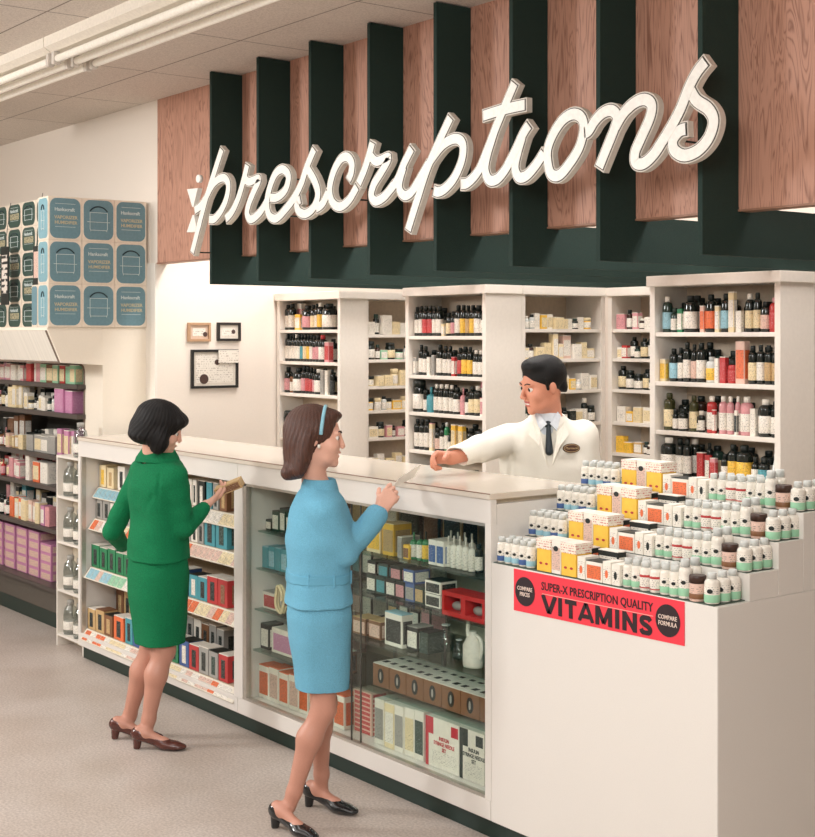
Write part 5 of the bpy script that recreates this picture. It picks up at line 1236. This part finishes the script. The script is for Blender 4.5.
hb += hand(wrR, unit(hdR-wrR), (-.85, 0, -.6), 1, 1.0, (.6, .95, 1.1, 1.15), .9, True)+hand(wrL, unit((0, .5, -.8)), (.8, .3, 0), -1, 1.0, male=True)
mk('body', U(*hb), (-.6, -.45, -.02), (.6, .85, 1.95), HS, [SKIN_M, LIPS], PH,
   lambda c: np.where(((lambda q_: (q_[:, 1] > .090) & (np.abs(q_[:, 0]) < .024) & (q_[:, 2] < -.056) & (q_[:, 2] > -.08))((c-hd)@Mh)), 1, 0))
eyes(PH, hd, Mh, 1.06)
link('teeth', sdf_mesh('teeth', frame(ell((0, .0805, -.0695), (.022, .0155, .0065)), hd, Mh), tuple(hd-.14), tuple(hd+.14), .002, EYEW), PH)
hair = U(('+', 0, ell((0, -.022, .04), (.0865, .108, .098))), ('+', .02, ell((.0, .032, .098), (.064, .052, .036))), ('+', .01, ell((0, -.075, -.02), (.068, .045, .055))),
         ('-', .01, half((0, .0, -.002), (0, -.55, 1))), ('-', .008, ell((0, .128, -.016), (.088, .084, .092))), ('-', .004, cap((-.05, .1, .115), (-.05, -.02, .15), .006, .004)))
hair0 = hair; sb = lambda s: cap((s*.074, .018, .04), (s*.075, .014, -.008), .009, .007)
hair = lambda P: np.minimum(hair0(P), np.minimum(sb(1)(P), sb(-1)(P)))
link('hair', sdf_mesh('hair', frame(hair, hd, Mh), tuple(hd-.2), tuple(hd+.22), .003, HAIRM), PH)
ct = loft([(.62, .24, .16), (.9, .215, .15, 0, 0), (1.05, .205, .148, tx*.3, ty*.3), (1.2, .212, .152, tx*.6, ty*.6), (1.35, .222, .15, tx*.9, ty*.9), (1.46, .215, .13, tx, ty), (1.52, .17, .10, tx, ty), (1.57, .085, .072, tx, ty), (1.60, .07, .065, tx, ty)], 2.4)
jf = [('+', 0, ct), ('+', .045, cap(tuple(shR+(-.01, 0, -.03)), tuple(elR), .074, .062)), ('+', .02, cap(tuple(elR), tuple(elR+(wrR-elR)*.86), .062, .050)),
      ('+', .035, cap(tuple(shL+(.01, 0, -.03)), tuple(elL), .074, .062)), ('+', .02, cap(tuple(elL), tuple(elL+(wrL-elL)*.86), .062, .052)),
      ('-', .004, cap(tuple(elR+(wrR-elR)*.78), tuple(elR+(wrR-elR)*1.6), .042, .042)), ('-', .004, cap(tuple(elL+(wrL-elL)*.75), tuple(elL+(wrL-elL)*1.6), .042, .042)),
      ('-', .01, cap(tuple(neck+(0, .01, -.02)), tuple(neck+(0, .02, .15)), .064, .066)), ('-', .008, cap((tx, ty+.15, 1.57), (tx, ty+.16, 1.415), .05, .006)),
      ('-', .006, cap((tx*.8, ty*.8+.158, 1.36), (0, .155, .7), .0035, .003)),
      ('-', .02, cap((-.12, ty+.11, 1.34), (-.17, ty+.05, 1.22), .009, .002)), ('-', .016, cap((.15, ty+.11, 1.42), (.17, ty+.08, 1.22), .008, .002)), ('-', .014, cap((.13, ty+.13, 1.28), (.05, ty*.5+.15, 1.15), .005, .001))]
mk('coat', noisef(noisef(U(*jf), .0026, 26, 9), .006, 11, 4), (-.6, -.5, .6), (.6, .85, 1.66), HS, COAT, PH)
mk('shirt', U(('+', 0, loft([(1.3, .10, .06, tx, ty+.06), (1.5, .09, .07, tx, ty+.045), (1.555, .075, .072, tx, ty+.02), (1.60, .066, .068, tx, ty+.012)], 2)), ('-', .002, cap(tuple(neck+(0, .0, .01)), tuple(neck+(0, .01, .15)), .058, .058))), (-.3, -.4, 1.25), (.3, .5, 1.65), .004, mat('pale_shirt', (214, 220, 226), .6, bump=.1), PH)
def tie_f(P):
    return np.minimum(ell((tx, ty+.103, 1.545), (.017, .014, .017))(P), cap((tx, ty+.118, 1.53), (tx, ty+.150, 1.425), .010, .018)(P))
link('tie', sdf_mesh('tie', tie_f, (tx-.1, ty-.05, 1.28), (tx+.1, ty+.3, 1.62), .003, mat('dark_tie', (26, 38, 46), .5, bump=.3, scale=200)), PH)
for s in (-1, 1):      # lapels and shirt collar points
    pts = [(tx+s*.008, ty+.176, 1.36), (tx+s*.046, ty+.170, 1.45), (tx+s*.088, ty+.138, 1.50), (tx+s*.072, ty+.10, 1.56), (tx+s*.040, ty+.128, 1.53)]
    ps = [np.array(p) for p in pts]; th = np.array((s*.002, .006, .002))
    vv = [tuple(p) for p in ps]+[tuple(p+th) for p in ps]; n = 5
    ff = [tuple(range(n)), tuple(reversed(range(n, 2*n)))]+[(i, i+n, (i+1) % n+n, (i+1) % n) for i in range(n)]
    me = mesh('lapel', vv, ff, COAT); b2 = bmesh.new(); b2.from_mesh(me); bmesh.ops.recalc_face_normals(b2, faces=b2.faces); b2.to_mesh(me); b2.free(); link('lapel', me, PH)
    pts = [(tx+s*.006, ty+.118, 1.548), (tx+s*.038, ty+.122, 1.515), (tx+s*.058, ty+.075, 1.585), (tx+s*.045, ty+.06, 1.60)]
    ps = [np.array(p) for p in pts]; vv = [tuple(p) for p in ps]+[tuple(p+th) for p in ps]; n = 4
    ff = [tuple(range(n)), tuple(reversed(range(n, 2*n)))]+[(i, i+n, (i+1) % n+n, (i+1) % n) for i in range(n)]
    me = mesh('shirt_collar', vv, ff, mat('pale_shirt', (214, 220, 226))); b2 = bmesh.new(); b2.from_mesh(me); bmesh.ops.recalc_face_normals(b2, faces=b2.faces); b2.to_mesh(me); b2.free(); link('shirt_collar', me, PH)
bd = link('badge', lathe('badge', [(.042, 0), (.042, .004), (.04, .005)], mat('badge_brown', (74, 44, 30), .6), 28, 1, .52), PH, (tx-.100, ty+.150, 1.440), (R(-84), 0, R(16)))
link('badge_rim', lathe('badge_rim', [(.038, .0), (.038, .0012)], mat('badge_gold', (176, 150, 110), .6), 28, 1, .48), bd, (0, 0, .005)); link('badge_field', lathe('badge_field', [(.035, .0), (.035, .0012)], mat('badge_brown', (74, 44, 30)), 28, 1, .42), bd, (0, 0, .0058))
link('badge_lettering', text_mesh('badge_lettering', 'Pharmacist', .014, mat('badge_gold', (0, 0, 0)), .0003, 1, .3), bd, (0, 0, .0075), (0, 0, math.pi))
link('button', lathe('button', [(.009, 0), (.009, .003)], pm('w', 'cap'), 14), PH, (tx*.75, ty*.8+.158, 1.30), (R(-90), 0, 0))
mk('trousers', U(('+', 0, loft([(.5, .17, .11), (.9, .17, .12), (.98, .16, .11)])), ('+', .03, cap((-.1, 0, .6), (-.1, -.02, .12), .085, .065)), ('+', .03, cap((.1, 0, .6), (.1, -.02, .12), .085, .065))), (-.3, -.3, .03), (.3, .3, 1.0), .008, mat('dark_trousers', (44, 46, 50), .7), PH)
for s in (-1, 1): link('shoe', sdf_mesh('shoe', U(('+', 0, cap((s*.1, -.02, .04), (s*.1, .16, .03), .045, .042)), ('&', 0, half((0, 0, .001), (0, 0, -1)))), (-.2, -.1, -.02), (.2, .24, .1), .005, SHK), PH)
label_rows()
for o_ in C.objects:
    l_ = o_.get('label')
    if l_ and len(l_.split()) > 16: print('LONG', o_.name, l_)
# ------------------------------------------------------------------ camera
cd = bpy.data.cameras.new('camera'); cam = bpy.data.objects.new('camera', cd); C.objects.link(cam)
cam.location = (0, 0, H); cam.rotation_euler = (R(90), 0, math.atan2(.794, .607))
cd.sensor_fit = 'HORIZONTAL'; cd.sensor_width = 36; cd.lens = 36*F/815; cd.shift_y = -(418.5-HY)/815; cd.clip_start = .05
bpy.context.scene.camera = cam
# ------------------------------------------------------------------ light
def area(name, loc, target, sx, sy, power, col=(1, .99, .975)):
    l = bpy.data.lights.new(name, 'AREA'); l.shape = 'RECTANGLE'; l.size = sx; l.size_y = sy; l.energy = power; l.color = col
    o = bpy.data.objects.new(name, l); C.objects.link(o); o.location = loc
    o.rotation_euler = (Vector(target)-Vector(loc)).to_track_quat('-Z', 'Y').to_euler(); return o
area('studio_light', (-.9, -.1, 3.05), (-5.2, 3.5, 1.3), 1.3, 1.3, 108, (1, .99, .975))
area('studio_light', (-8.6, -1.2, 3.0), (-5.6, 3.5, 1.0), .7, .7, 120, (1, .99, .975))
for y in (.8, -1.2): area('ceiling_row_light', (-5, y, 3.38), (-5, y, 0), 9, .4, 70)
area('strip_row_light', (-6.5, 2.865, 3.29), (-6.5, 2.865, 0), 4.8, .25, 22)
for x in (-7.0, -5.3, -3.4): area('dispensary_light', (x, 4.62, 3.38), (x, 4.62, 0), 1.2, .5, 38, (1, .98, .96))
area('dispensary_light', (-5.3, 6.2, 3.38), (-5.3, 6.2, 0), 3.5, .5, 34, (1, .98, .96))
w = bpy.data.worlds.new('world'); bpy.context.scene.world = w; w.use_nodes = True
w.node_tree.nodes['Background'].inputs[0].default_value = (.9, .85, .78, 1); w.node_tree.nodes['Background'].inputs[1].default_value = .3
vs = bpy.context.scene.view_settings
vs.view_transform = 'Standard'; vs.look = 'None'; vs.gamma = 1; vs.exposure = 0.12; vs.use_curve_mapping = False
